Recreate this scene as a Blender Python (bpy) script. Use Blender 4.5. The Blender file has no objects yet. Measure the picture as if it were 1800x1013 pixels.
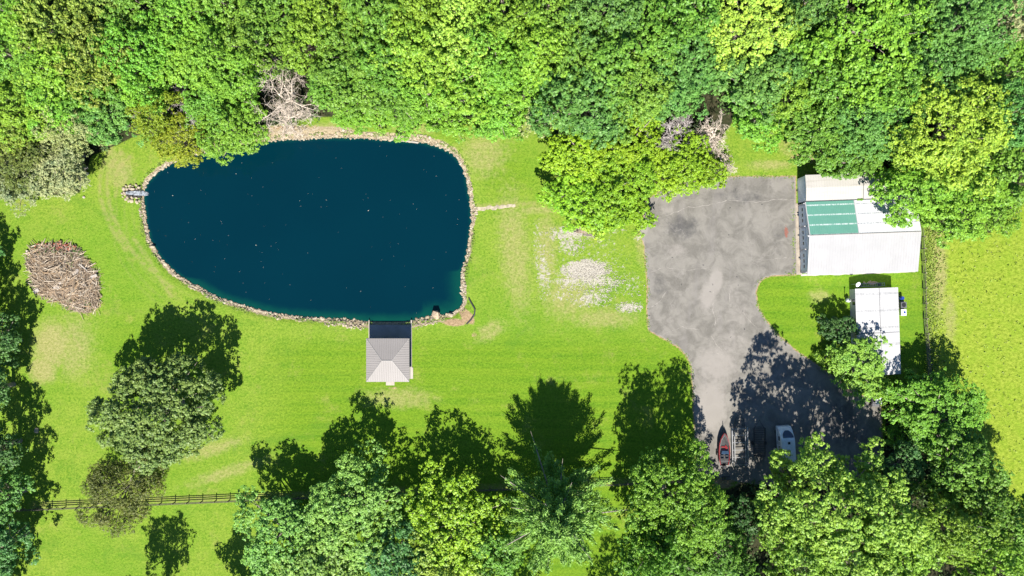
import bpy, math, random
import numpy as np
from mathutils import Vector, Matrix
from mathutils.geometry import delaunay_2d_cdt

scene = bpy.context.scene
COL = scene.collection
# ------------------------------------------------------------------ camera, sky, sun, exposure
CAM_H = 120.0
cam_d = bpy.data.cameras.new('camera'); cam_d.lens = 24; cam_d.sensor_width = 36
cam_d.clip_start = 1; cam_d.clip_end = 3000
cam = bpy.data.objects.new('camera', cam_d); COL.objects.link(cam)
cam.location = (0, 0, CAM_H); scene.camera = cam

SUN_EL = 47.1
world = bpy.data.worlds.new("World"); scene.world = world; world.use_nodes = True
wn = world.node_tree; wn.nodes.clear()
sky = wn.nodes.new('ShaderNodeTexSky'); sky.sky_type = 'NISHITA'; sky.sun_disc = False
sky.sun_elevation = math.radians(SUN_EL); sky.sun_rotation = math.radians(180); sky.ozone_density = 8.0; sky.air_density = 1.0; sky.dust_density = 0.2
bg = wn.nodes.new('ShaderNodeBackground'); bg.inputs[1].default_value = 0.066
wo = wn.nodes.new('ShaderNodeOutputWorld')
wn.links.new(sky.outputs[0], bg.inputs[0]); wn.links.new(bg.outputs[0], wo.inputs[0])
sun_d = bpy.data.lights.new('sun', 'SUN'); sun_d.energy = 5.0; sun_d.angle = math.radians(0.5)
sun_d.color = (1.0, 0.955, 0.88)
sun = bpy.data.objects.new('sun', sun_d); COL.objects.link(sun)
sun.rotation_euler = (math.radians(90 - SUN_EL), 0, 0); sun.location = (0, -80, 100)
scene.view_settings.view_transform = 'Standard'; scene.view_settings.look = 'None'
scene.view_settings.exposure = 1.0; scene.view_settings.gamma = 1.0

random.seed(7)
RNG = np.random.default_rng(11)

# ------------------------------------------------------------------ helpers
def P(px, py, h=0.0):
    """photograph position (1800 px wide) of a point at height h -> metres on the plan"""
    k = (1 - h / CAM_H) / 10.0
    return ((px - 900) * k, (506.5 - py) * k)

def tag(o, label=None, cat=None, group=None, kind=None):
    if label: o['label'] = label
    if cat: o['category'] = cat
    if group: o['group'] = group
    if kind: o['kind'] = kind
    return o

def empty(name, loc, rz=0.0, label=None, cat=None, group=None):
    o = bpy.data.objects.new(name, None); COL.objects.link(o)
    o.location = (loc[0], loc[1], loc[2] if len(loc) > 2 else 0.0); o.rotation_euler = (0, 0, rz)
    o.empty_display_size = 0.5
    return tag(o, label, cat, group)

def link(name, me, parent=None):
    o = bpy.data.objects.new(name, me); COL.objects.link(o)
    if parent: o.parent = parent
    return o

def np_mesh(name, V, F, m, smooth=False):
    """V (n,3), F (k,3|4) arrays -> mesh"""
    me = bpy.data.meshes.new(name)
    V = np.asarray(V, dtype=np.float32); F = np.asarray(F, dtype=np.int32)
    k = F.shape[1]
    me.vertices.add(len(V)); me.vertices.foreach_set('co', V.ravel())
    me.loops.add(F.size); me.loops.foreach_set('vertex_index', F.ravel())
    me.polygons.add(len(F)); me.polygons.foreach_set('loop_start', np.arange(0, F.size, k, dtype=np.int32))
    me.polygons.foreach_set('loop_total', np.full(len(F), k, dtype=np.int32))
    if smooth: me.polygons.foreach_set('use_smooth', np.ones(len(F), dtype=bool))
    if m: me.materials.append(m)
    me.update(calc_edges=True); me.validate()
    return me

class MB:
    def __init__(s): s.v = []; s.f = []
    def add(s, vs, fs):
        b = len(s.v); s.v += [tuple(v) for v in vs]; s.f += [tuple(i + b for i in f) for f in fs]; return s
    def box(s, x0, y0, z0, x1, y1, z1, rz=0.0, c=None):
        vs = [(x0,y0,z0),(x1,y0,z0),(x1,y1,z0),(x0,y1,z0),(x0,y0,z1),(x1,y0,z1),(x1,y1,z1),(x0,y1,z1)]
        if rz:
            cx, cy = c if c else ((x0+x1)/2, (y0+y1)/2); ca, sa = math.cos(rz), math.sin(rz)
            vs = [(cx+(x-cx)*ca-(y-cy)*sa, cy+(x-cx)*sa+(y-cy)*ca, z) for x, y, z in vs]
        return s.add(vs, [(3,2,1,0),(4,5,6,7),(0,1,5,4),(1,2,6,5),(2,3,7,6),(3,0,4,7)])
    def prism(s, bot, top):
        n = len(bot)
        fs = [tuple(range(n))[::-1], tuple(range(n, 2*n))] + [(i, (i+1) % n, n+(i+1) % n, n+i) for i in range(n)]
        return s.add(list(bot)+list(top), fs)
    def tube(s, pts, rads, n=6, cap=True):
        pts = [Vector(p) for p in pts]
        if not isinstance(rads, (list, tuple)): rads = [rads]*len(pts)
        vs = []; k = len(pts)
        for i, p in enumerate(pts):
            d = (pts[min(i+1, k-1)] - pts[max(i-1, 0)])
            if d.length < 1e-6: d = Vector((0,0,1))
            d.normalize()
            a = d.cross(Vector((0.13, 0.21, 1)) if abs(d.z) < .9 else Vector((1, 0.1, 0))).normalized(); b = d.cross(a)
            for j in range(n):
                t = 2*math.pi*j/n
                vs.append(p + (a*math.cos(t) + b*math.sin(t))*rads[i])
        fs = []
        for i in range(k-1):
            for j in range(n):
                fs.append((i*n+j, i*n+(j+1) % n, (i+1)*n+(j+1) % n, (i+1)*n+j))
        if cap: fs += [tuple(range(n))[::-1], tuple(range((k-1)*n, k*n))]
        return s.add(vs, fs)
    def rock(s, c, r, rnd, sq=.7):
        t = (1+5**.5)/2
        vs = [(-1,t,0),(1,t,0),(-1,-t,0),(1,-t,0),(0,-1,t),(0,1,t),(0,-1,-t),(0,1,-t),(t,0,-1),(t,0,1),(-t,0,-1),(-t,0,1)]
        fs = [(0,11,5),(0,5,1),(0,1,7),(0,7,10),(0,10,11),(1,5,9),(5,11,4),(11,10,2),(10,7,6),(7,1,8),(3,9,4),(3,4,2),(3,2,6),(3,6,8),(3,8,9),(4,9,5),(2,4,11),(6,2,10),(8,6,7),(9,8,1)]
        ax, ay = rnd.uniform(.7, 1.35), rnd.uniform(.6, 1.1); a = rnd.uniform(0, 6.28)
        out = []
        for x, y, z in vs:
            k = r/1.9*rnd.uniform(.8, 1.15); x, y = x*ax*k, y*ay*k
            out.append((c[0]+x*math.cos(a)-y*math.sin(a), c[1]+x*math.sin(a)+y*math.cos(a), c[2]+z*k*sq))
        return s.add(out, fs)
    def build(s, name, m, parent=None, smooth=False, bevel=0):
        me = bpy.data.meshes.new(name); me.from_pydata(s.v, [], s.f); me.materials.append(m)
        if smooth:
            for p in me.polygons: p.use_smooth = True
        me.update()
        o = link(name, me, parent)
        if bevel:
            b = o.modifiers.new('bevel', 'BEVEL'); b.width = bevel; b.segments = 2; b.limit_method = 'ANGLE'
        return o

# ------------------------------------------------------------------ node helper / materials
class NT:
    def __init__(s, name):
        s.m = bpy.data.materials.new(name); s.m.use_nodes = True; s.t = s.m.node_tree; s.t.nodes.clear()
        s.out = s.n('ShaderNodeOutputMaterial')
    def n(s, typ, **kw):
        x = s.t.nodes.new(typ)
        for k, v in kw.items(): setattr(x, k, v)
        return x
    def l(s, a, b): s.t.links.new(a, b)
    def put(s, sock, v):
        if hasattr(v, 'is_output'): s.l(v, sock)
        elif isinstance(v, (tuple, list)): sock.default_value = tuple(v) + ((1,) if len(v) == 3 and len(sock.default_value) == 4 else ())
        else: sock.default_value = v
    def pos(s):
        if not hasattr(s, '_p'): s._p = s.n('ShaderNodeNewGeometry').outputs['Position']
        return s._p
    def obj(s):
        return s.n('ShaderNodeTexCoord').outputs['Object']
    def noise(s, scale, detail=3, rough=.5, vec=None, dist=0.0):
        x = s.n('ShaderNodeTexNoise'); x.inputs['Scale'].default_value = scale
        x.inputs['Detail'].default_value = detail; x.inputs['Roughness'].default_value = rough
        x.inputs['Distortion'].default_value = dist
        s.l(vec if vec else s.pos(), x.inputs['Vector']); return x.outputs[0]
    def ramp(s, fac, a, b, ca=0.0, cb=1.0):
        x = s.n('ShaderNodeMapRange'); x.inputs[1].default_value = a; x.inputs[2].default_value = b
        x.inputs[3].default_value = ca; x.inputs[4].default_value = cb; x.interpolation_type = 'SMOOTHSTEP'
        s.put(x.inputs[0], fac); return x.outputs[0]
    def math(s, op, a, b=0.0):
        x = s.n('ShaderNodeMath', operation=op); s.put(x.inputs[0], a); s.put(x.inputs[1], b); return x.outputs[0]
    def mix(s, fac, a, b, mode='MIX'):
        x = s.n('ShaderNodeMix', data_type='RGBA', blend_type=mode); x.clamp_factor = True
        s.put(x.inputs[0], fac); s.put(x.inputs[6], a); s.put(x.inputs[7], b); return x.outputs[2]
    def scl(s, vec, sc):
        x = s.n('ShaderNodeVectorMath', operation='MULTIPLY'); s.l(vec, x.inputs[0]); x.inputs[1].default_value = sc; return x.outputs[0]
    def bump(s, h, strength, dist):
        x = s.n('ShaderNodeBump'); x.inputs['Strength'].default_value = strength; x.inputs['Distance'].default_value = dist
        s.l(h, x.inputs['Height']); return x.outputs[0]
    def bsdf(s, col, rough=.8, metal=0.0, normal=None, spec=None, ior=None):
        x = s.n('ShaderNodeBsdfPrincipled'); s.put(x.inputs['Base Color'], col); s.put(x.inputs['Roughness'], rough)
        s.put(x.inputs['Metallic'], metal)
        if normal: s.l(normal, x.inputs['Normal'])
        if spec is not None: x.inputs['Specular IOR Level'].default_value = spec
        if ior: x.inputs['IOR'].default_value = ior
        s.l(x.outputs[0], s.out.inputs[0]); return x

def simple(name, col, rough=.7, metal=0.0, var=.25, scale=1.5, spec=None, dirt=None, bumpd=0):
    t = NT(name)
    n = t.noise(scale, 4, .6, t.obj())
    lo = tuple(c*(1-var) for c in col); hi = tuple(min(1, c*(1+var)) for c in col)
    c = t.mix(t.ramp(n, .3, .7), lo, hi)
    if dirt: c = t.mix(t.ramp(t.noise(scale*.6, 5, .7, t.scl(t.obj(), (1, 1.7, 1))), .52, .75, 0, .7), c, dirt)
    nb = t.bump(t.noise(scale*8, 3, .6, t.obj()), .6, bumpd) if bumpd else None
    t.bsdf(c, rough, metal, nb, spec); return t.m

def leaf_mat(name, trans=.16, sheen=.3, patch=.4):
    t = NT(name)
    oc = t.n('ShaderNodeObjectInfo').outputs['Color']
    rnd = t.n('ShaderNodeNewGeometry').outputs['Random Per Island']
    nz = t.noise(.35, 3, .6)
    dark = t.mix(1.0, oc, (.40, .50, .48), 'MULTIPLY'); lite = t.mix(1.0, oc, (1.45, 1.30, 1.35), 'MULTIPLY')
    c = t.mix(rnd, dark, lite)
    c = t.mix(t.ramp(nz, .35, .7, 0, patch), c, t.mix(1.0, oc, (1.45, 1.18, .85), 'MULTIPLY'))
    c = t.mix(t.ramp(t.noise(.9, 2, .5), .52, .72, 0, .35), c, t.mix(1.0, oc, (.7, .95, 1.1), 'MULTIPLY'))
    b = t.n('ShaderNodeBsdfPrincipled'); t.put(b.inputs['Base Color'], c); b.inputs['Roughness'].default_value = .5
    b.inputs['Specular IOR Level'].default_value = sheen
    tr = t.n('ShaderNodeBsdfTranslucent'); t.put(tr.inputs[0], t.mix(1.0, c, (1.2, 1.3, .5), 'MULTIPLY'))
    mx = t.n('ShaderNodeMixShader'); mx.inputs[0].default_value = trans
    t.l(b.outputs[0], mx.inputs[1]); t.l(tr.outputs[0], mx.inputs[2]); t.l(mx.outputs[0], t.out.inputs[0])
    return t.m

M = {}
M['leaf'] = leaf_mat('leaf')
M['bark'] = simple('bark', (.28, .24, .20), .9, scale=2, var=.35)
M['dead'] = simple('dead_wood', (.52, .44, .36), .9, scale=1.2, var=.3)
M['deadgrey'] = simple('dead_wood_grey', (.42, .37, .35), .9, scale=1.2, var=.3)

def mat_ground():
    t = NT('grass_ground')
    A = t.n('ShaderNodeAttribute', attribute_name='maskA'); B = t.n('ShaderNodeAttribute', attribute_name='maskB')
    sa = t.n('ShaderNodeSeparateColor'); t.l(A.outputs['Color'], sa.inputs[0])
    sb = t.n('ShaderNodeSeparateColor'); t.l(B.outputs['Color'], sb.inputs[0])
    dry, gravel, forest = sa.outputs[0], sa.outputs[1], sa.outputs[2]
    track, lush, bank = sb.outputs[0], sb.outputs[1], sb.outputs[2]
    meadow = A.outputs['Alpha']; earth = B.outputs['Alpha']
    big = t.noise(.035, 4, .6); mid = t.noise(.35, 5, .65); fine = t.noise(2.4, 5, .75)
    stripe = t.noise(.5, 4, .6, t.scl(t.pos(), (.12, 1.5, 1)))
    g = t.mix(t.ramp(fine, .36, .64), (.092, .190, .014), (.225, .322, .036))
    g = t.mix(t.ramp(mid, .35, .68, 0, .5), g, (.240, .305, .045))
    g = t.mix(t.ramp(big, .35, .65, 0, .45), g, (.100, .235, .012))
    gl = t.mix(t.ramp(fine, .36, .64), (.066, .155, .008), (.140, .260, .014))
    gl = t.mix(t.ramp(stripe, .4, .62, 0, .35), gl, (.175, .275, .016))
    g = t.mix(t.ramp(lush, 0, 1, 0, .8), g, gl)
    g = t.mix(t.ramp(t.noise(.16, 7, .8), .53, .70, 0, .65), g, (.27, .275, .07))
    g = t.mix(t.ramp(t.noise(.09, 6, .75, dist=.8), .54, .66, 0, .45), g, (.075, .185, .015))
    g = t.mix(t.ramp(t.noise(3.6, 3, .7), .32, .46, .75, 0), g, (.05, .115, .006))
    ws = t.n('ShaderNodeTexWave', bands_direction='Y'); ws.inputs['Scale'].default_value = .14; ws.inputs['Distortion'].default_value = 7; ws.inputs['Detail'].default_value = 3; ws.inputs['Detail Scale'].default_value = .35; t.l(t.scl(t.pos(), (.25, 1, 1)), ws.inputs['Vector'])
    g = t.mix(t.math('MULTIPLY', t.ramp(ws.outputs['Fac'], .35, .65, 0, .1), t.math('ADD', lush, .35)), g, (.24, .32, .026))
    g = t.mix(t.ramp(t.noise(.6, 6, .8), .57, .66, 0, .4), g, (.055, .165, .008))
    gm = t.mix(t.ramp(t.noise(1.7, 6, .8), .34, .60), (.120, .190, .011), (.28, .355, .042))
    gm = t.mix(t.ramp(mid, .4, .65, 0, .5), gm, (.18, .29, .02))
    g = t.mix(meadow, g, gm)
    # worn, dry places
    dn = t.math('ADD', dry, t.math('MULTIPLY', t.math('SUBTRACT', t.noise(.9, 6, .75), .5), 1.1))
    dc = t.mix(t.ramp(fine, .3, .7), (.21, .22, .06), (.37, .33, .15))
    g = t.mix(t.ramp(dn, .22, .85, 0, .85), g, dc)
    tn = t.math('MULTIPLY', track, t.ramp(t.noise(1.1, 4, .7), .3, .6))
    g = t.mix(t.math('MULTIPLY', tn, .7), g, (.27, .26, .09))
    en = t.math('ADD', earth, t.math('MULTIPLY', t.math('SUBTRACT', t.noise(1.2, 6, .7), .5), .9))
    ec = t.mix(t.ramp(fine, .3, .7), (.22, .15, .085), (.40, .29, .17))
    g = t.mix(t.ramp(en, .4, .7), g, ec)
    gn = t.math('ADD', gravel, t.math('MULTIPLY', t.math('SUBTRACT', t.noise(1.3, 9, .85), .5), 3.4))
    gc = t.mix(t.ramp(t.noise(5, 4, .8), .35, .65), (.28, .25, .20), (.50, .47, .40))
    g = t.mix(t.math('MULTIPLY', t.ramp(gn, .52, .66), t.ramp(gravel, .05, .2)), g, gc)
    bc = t.mix(t.ramp(t.noise(3, 5, .8), .35, .65), (.22, .17, .10), (.42, .35, .23))
    g = t.mix(t.ramp(t.math('ADD', bank, t.math('MULTIPLY', t.math('SUBTRACT', t.noise(.7, 6, .75), .5), 2.2)), .35, .75), g, bc)
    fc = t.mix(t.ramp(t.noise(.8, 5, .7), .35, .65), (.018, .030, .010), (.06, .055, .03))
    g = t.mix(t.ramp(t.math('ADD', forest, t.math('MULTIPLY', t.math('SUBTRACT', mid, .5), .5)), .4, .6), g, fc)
    hgt = t.math('ADD', t.math('MULTIPLY', fine, .5), t.math('MULTIPLY', t.math('MULTIPLY', t.noise(1.3, 5, .7), meadow), .8))
    t.bsdf(g, .95, 0, t.bump(hgt, .8, .35), .1)
    return t.m
M['ground'] = mat_ground()

def mat_water():
    t = NT('pond_water')
    A = t.n('ShaderNodeAttribute', attribute_name='shallow').outputs['Fac']
    sh = t.math('ADD', A, t.math('MULTIPLY', t.math('SUBTRACT', t.noise(.5, 4, .6), .5), .5))
    c = t.mix(t.ramp(sh, .15, 1.0), (.0002, .0175, .029), (.002, .050, .036))
    c = t.mix(t.ramp(t.noise(.06, 2, .5), .3, .7, 0, .25), c, (.0004, .023, .036))
    t.bsdf(c, .04, 0, t.bump(t.noise(1.6, 3, .6, t.scl(t.pos(), (1, 2.2, 1))), .25, .02), .5, 1.33)
    return t.m
M['water'] = mat_water()

def mat_asphalt():
    t = NT('asphalt')
    A = t.n('ShaderNodeAttribute', attribute_name='wear'); s = t.n('ShaderNodeSeparateColor'); t.l(A.outputs['Color'], s.inputs[0])
    lite, dark, red = s.outputs[0], s.outputs[1], s.outputs[2]
    f = t.noise(3, 6, .8); m = t.noise(.35, 5, .7, dist=.6)
    c = t.mix(t.ramp(m, .36, .64), (.134, .126, .108), (.230, .216, .188))
    c = t.mix(t.ramp(f, .35, .65, 0, .45), c, (.19, .175, .16))
    st = t.noise(.25, 4, .65, t.scl(t.pos(), (1.4, .35, 1)))
    c = t.mix(t.ramp(st, .52, .66, 0, .5), c, (.21, .195, .18))
    ln = t.math('ADD', lite, t.math('MULTIPLY', t.math('SUBTRACT', t.noise(.9, 6, .7), .5), .9))
    c = t.mix(t.ramp(ln, .35, .85, 0, .8), c, (.285, .262, .235))
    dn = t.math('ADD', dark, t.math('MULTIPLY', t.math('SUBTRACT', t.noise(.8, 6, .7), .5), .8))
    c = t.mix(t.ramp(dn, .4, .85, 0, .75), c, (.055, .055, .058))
    v = t.n('ShaderNodeTexVoronoi', feature='DISTANCE_TO_EDGE'); v.inputs['Scale'].default_value = .16
    w = t.n('ShaderNodeVectorMath', operation='ADD'); t.l(t.pos(), w.inputs[0])
    nn = t.n('ShaderNodeTexNoise'); nn.inputs['Scale'].default_value = .5; nn.inputs['Detail'].default_value = 5; t.l(t.pos(), nn.inputs[0])
    sc = t.n('ShaderNodeVectorMath', operation='SCALE'); t.l(nn.outputs[1], sc.inputs[0]); sc.inputs[3].default_value = 3.2
    t.l(sc.outputs[0], w.inputs[1]); t.l(w.outputs[0], v.inputs['Vector'])
    ck = t.math('MULTIPLY', t.ramp(v.outputs[0], .003, .012, 1, 0), t.ramp(t.noise(.12, 3, .6), .45, .6))
    c = t.mix(t.math('MULTIPLY', ck, .35), c, (.27, .25, .23))
    sp = t.ramp(t.noise(.9, 2, .5), .70, .76, 0, .8)
    c = t.mix(sp, c, (.04, .04, .042))
    c = t.mix(t.math('MULTIPLY', t.ramp(t.math('ADD', red, t.math('SUBTRACT', t.noise(2, 3, .6), .5)), .5, .7), .5), c, (.30, .06, .03))
    t.bsdf(c, .9, 0, t.bump(f, .4, .03), .2); return t.m
M['asphalt'] = mat_asphalt()

def mat_island(name, cols, rough=.85):
    t = NT(name)
    r = t.n('ShaderNodeNewGeometry').outputs['Random Per Island']
    cr = t.n('ShaderNodeValToRGB'); cr.color_ramp.interpolation = 'LINEAR'
    e = cr.color_ramp.elements; n = len(cols)
    e[0].color = cols[0] + (1,); e[1].color = cols[-1] + (1,)
    for i in range(1, n-1): x = e.new(i/(n-1)); x.color = cols[i] + (1,)
    t.l(r, cr.inputs[0]); c = t.mix(t.ramp(t.noise(4, 3, .6), .3, .7, 0, .3), cr.outputs[0], (.12, .10, .08))
    t.bsdf(c, rough); return t.m
M['rock'] = mat_island('riprap_stone', [(.22,.17,.11), (.35,.28,.18), (.44,.37,.26), (.30,.25,.18), (.50,.44,.33)])
M['sticks'] = mat_island('brushwood', [(.10,.07,.05), (.50,.40,.28), (.32,.25,.18), (.62,.54,.43), (.42,.28,.15), (.20,.15,.11)])
M['brick'] = mat_island('brick_rubble', [(.34,.06,.03), (.42,.12,.07), (.30,.16,.12), (.45,.30,.24)])
M['tuft'] = mat_island('tall_grass', [(.20,.33,.02), (.27,.40,.035), (.33,.39,.07), (.20,.34,.02), (.40,.41,.14)])
M['under'] = mat_island('undergrowth_leaves', [(.03,.08,.012), (.06,.14,.02), (.10,.17,.03), (.045,.10,.02)])
M['speck'] = simple('floating_leaf', (.40, .38, .30), .6)
M['white'] = simple('white_metal_roof', (.42, .415, .42), .45, .0, .05, .4, dirt=None)
def roofmat(name, col, dirtc, dirty, band=None):
    t = NT(name); o = t.obj()
    c = t.mix(t.ramp(t.noise(.4, 3, .6, o), .3, .7), tuple(x*.93 for x in col), col)
    s = t.noise(1.2, 6, .75, t.scl(o, dirty)); c = t.mix(t.ramp(s, .52, .72, 0, .65), c, dirtc)
    if band:
        # fastener rows: chalky broken lines across the sheets
        sp = t.n('ShaderNodeSeparateXYZ'); t.l(o, sp.inputs[0])
        a = t.math('FRACT', t.math('DIVIDE', t.math('SUBTRACT', sp.outputs[1], band[0]), band[1]))
        a = t.math('ABSOLUTE', t.math('SUBTRACT', a, .5))
        ln = t.math('MULTIPLY', t.ramp(a, .03, .10, 1, 0), t.ramp(t.noise(2.2, 4, .8, t.scl(o, (2.2, .7, 1))), .38, .56))
        c = t.mix(ln, c, band[2])
    t.bsdf(c, .5, 0, None, .3); return t.m
M['roof_white'] = roofmat('white_roof_sheet', (.36, .355, .355), (.31, .305, .295), (.5, .15, 1))
M['roof_beige'] = roofmat('beige_roof_sheet', (.47, .445, .405), (.32, .29, .25), (.12, 2.2, 1))
M['roof_green'] = roofmat('green_roof_sheet', (.125, .315, .240), (.155, .335, .26), (1, 1, 1), (9.0, 1.72, (.55, .62, .60)))
M['roof_pale'] = roofmat('pale_roof_sheet', (.66, .66, .67), (.46, .47, .48), (.9, .2, 1), (9.0, 1.72, (.30, .31, .33)))
M['roof_old'] = roofmat('stained_roof_sheet', (.50, .495, .49), (.33, .32, .31), (2.6, .16, 1), (0.6, 2.9, (.33, .33, .33)))
M['roof_taupe'] = roofmat('taupe_roof_sheet', (.27, .25, .235), (.235, .22, .205), (1, 1, 1))
M['trim'] = simple('white_trim', (.45, .44, .44), .5, var=.06)
M['ridge'] = simple('ridge_cap', (.30, .285, .27), .5, var=.06)
M['dkridge'] = simple('dark_flashing', (.10, .10, .105), .5, var=.1)
M['wall'] = simple('bluegrey_siding', (.66, .71, .77), .6, var=.08)
M['walld'] = simple('shade_tinted_door', (.66, .73, .80), .5, var=.06)  # white doors; the blue cast of shade is mixed into their colour
M['glassd'] = simple('dark_glass', (.015, .018, .025), .12, var=.2, spec=.6)
M['concrete'] = simple('concrete', (.33, .28, .22), .9, var=.2, scale=.9, dirt=(.20,.16,.12), bumpd=.02)
M['slab'] = simple('slab_concrete', (.27, .255, .235), .8, var=.12, scale=.6)
M['lightconc'] = simple('pale_concrete', (.40, .355, .31), .85, var=.1)
M['oldwood'] = simple('weathered_rail_wood', (.115, .095, .080), .9, var=.35, scale=3)
M['greywood'] = simple('grey_rail_wood', (.20, .17, .14), .9, var=.35, scale=3)
M['plank'] = simple('plank_wood', (.30, .23, .17), .9, var=.3, scale=2)
M['alu'] = simple('aluminium', (.42, .42, .43), .35, .6, var=.12)
M['black'] = simple('black_paint', (.02, .02, .022), .5, var=.3)
M['dkmetal'] = simple('dark_steel', (.06, .06, .065), .5, .5, var=.3)
M['red'] = simple('red_gelcoat', (.21, .022, .026), .25, var=.15, spec=.6)
M['rv'] = simple('white_gelcoat', (.74, .76, .78), .35, var=.08, spec=.5)
M['rvglass'] = simple('blue_black_glass', (.03, .055, .10), .08, var=.3, spec=.8)
M['blue'] = simple('blue_plastic', (.02, .05, .30), .4, var=.15)
M['greybox'] = simple('grey_box', (.11, .11, .12), .6, var=.15)
M['foam'] = simple('white_water', (.24, .26, .28), .4, var=.65, scale=4)
M['rubber'] = simple('tyre_rubber', (.02, .02, .02), .85, var=.2)
M['wet'] = simple('wet_stone', (.05,.045,.04), .4, var=.5, scale=4)
M['straw2'] = simple('pale_dirt', (.36,.31,.22), .95, var=.3, scale=1.5)
M['straw'] = simple('dirt_tan', (.38, .29, .20), .95, var=.25, scale=1.5)

def unit(v): return v/np.maximum(np.linalg.norm(v, axis=-1, keepdims=True), 1e-9)
def leaf_quads(C, N, S, rng, asp=.62, axis=None):
    n = len(C); N = unit(N)
    T = unit(np.cross(N, rng.normal(size=(n, 3)))) if axis is None else unit(axis-(axis*N).sum(-1, keepdims=True)*N)
    B = np.cross(N, T); S = S[:, None]
    v = np.stack([C-T*S, C+B*S*asp+N*S*.22, C+T*S, C-B*S*asp+N*S*.18], 1).reshape(-1, 3)
    return v, np.arange(4*n).reshape(n, 4)
# ------------------------------------------------------------------ outlines (photo px)
POND = [(252,339),(258,319),(278,299),(310,282),(345,271),(396,261),(430,253),(470,247),(537,243),(600,241),(667,244),(734,249),(761,254),(788,265),(805,279),(816,300),(823,330),(828,360),(829,385),(827,407),(821,451),(813,474),(811,501),(811,518),(816,531),(806,545),(788,553),(766,555),(745,559),(722,564),(690,566),(649,565),(600,561),(560,560),(523,557),(470,550),(436,541),(386,525),(356,509),(322,491),(292,467),(268,434),(258,407),(253,370)]
DRIVE = [(1128,360),(1160,338),(1195,325),(1230,317),(1265,313),(1300,311),(1398,311),(1399,400),(1401,482),(1365,484),(1345,487),(1333,497),(1328,515),(1332,540),(1345,562),(1368,590),(1400,618),(1440,645),(1478,672),(1505,692),(1548,708),(1550,775),(1545,825),(1460,850),(1330,852),(1290,845),(1225,833),(1222,760),(1219,700),(1216,645),(1208,628),(1195,612),(1170,597),(1140,580),(1138,540),(1139,500),(1136,470),(1133,430),(1122,402),(1132,380)]
def catmull(pts, k=6, closed=True):
    out = []; n = len(pts)
    rng = range(n) if closed else range(n-1)
    for i in rng:
        p0 = pts[(i-1) % n] if closed or i > 0 else pts[i]; p1 = pts[i]; p2 = pts[(i+1) % n]
        p3 = pts[(i+2) % n] if closed or i+2 < n else p2
        for j in range(k):
            t = j/k
            out.append(tuple(.5*((2*b)+(-a+c)*t+(2*a-5*b+4*c-d)*t*t+(-a+3*b-3*c+d)*t**3) for a, b, c, d in zip(p0, p1, p2, p3)))
    if not closed: out.append(pts[-1])
    return out
def W(pts): return [P(*p) for p in pts]
pond_w = W(catmull(POND, 4))
def seg_dist(X, Y, poly, closed=True):
    best = np.full(X.shape, 1e9); n = len(poly)
    for i in range(n if closed else n-1):
        ax, ay = poly[i]; bx, by = poly[(i+1) % n]; dx, dy = bx-ax, by-ay
        t = np.clip(((X-ax)*dx+(Y-ay)*dy)/(dx*dx+dy*dy+1e-9), 0, 1)
        best = np.minimum(best, (X-ax-t*dx)**2+(Y-ay-t*dy)**2)
    return np.sqrt(best)
def inside(X, Y, poly):
    r = np.zeros(X.shape, bool); n = len(poly)
    for i in range(n):
        ax, ay = poly[i]; bx, by = poly[(i+1) % n]
        c = ((ay > Y) != (by > Y)) & (X < (bx-ax)*(Y-ay)/((by-ay) if abs(by-ay) > 1e-9 else 1e-9)+ax)
        r ^= c
    return r
def sdf(X, Y, poly):
    d = seg_dist(X, Y, poly); return np.where(inside(X, Y, poly), -d, d)
def blob(X, Y, px, py, rx, ry, a=0.0):
    cx, cy = P(px, py); ca, sa = math.cos(a), math.sin(a)
    u = ((X-cx)*ca+(Y-cy)*sa)/(rx/10); v = (-(X-cx)*sa+(Y-cy)*ca)/(ry/10)
    return np.clip(1.35-np.sqrt(u*u+v*v), 0, 1)

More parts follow.
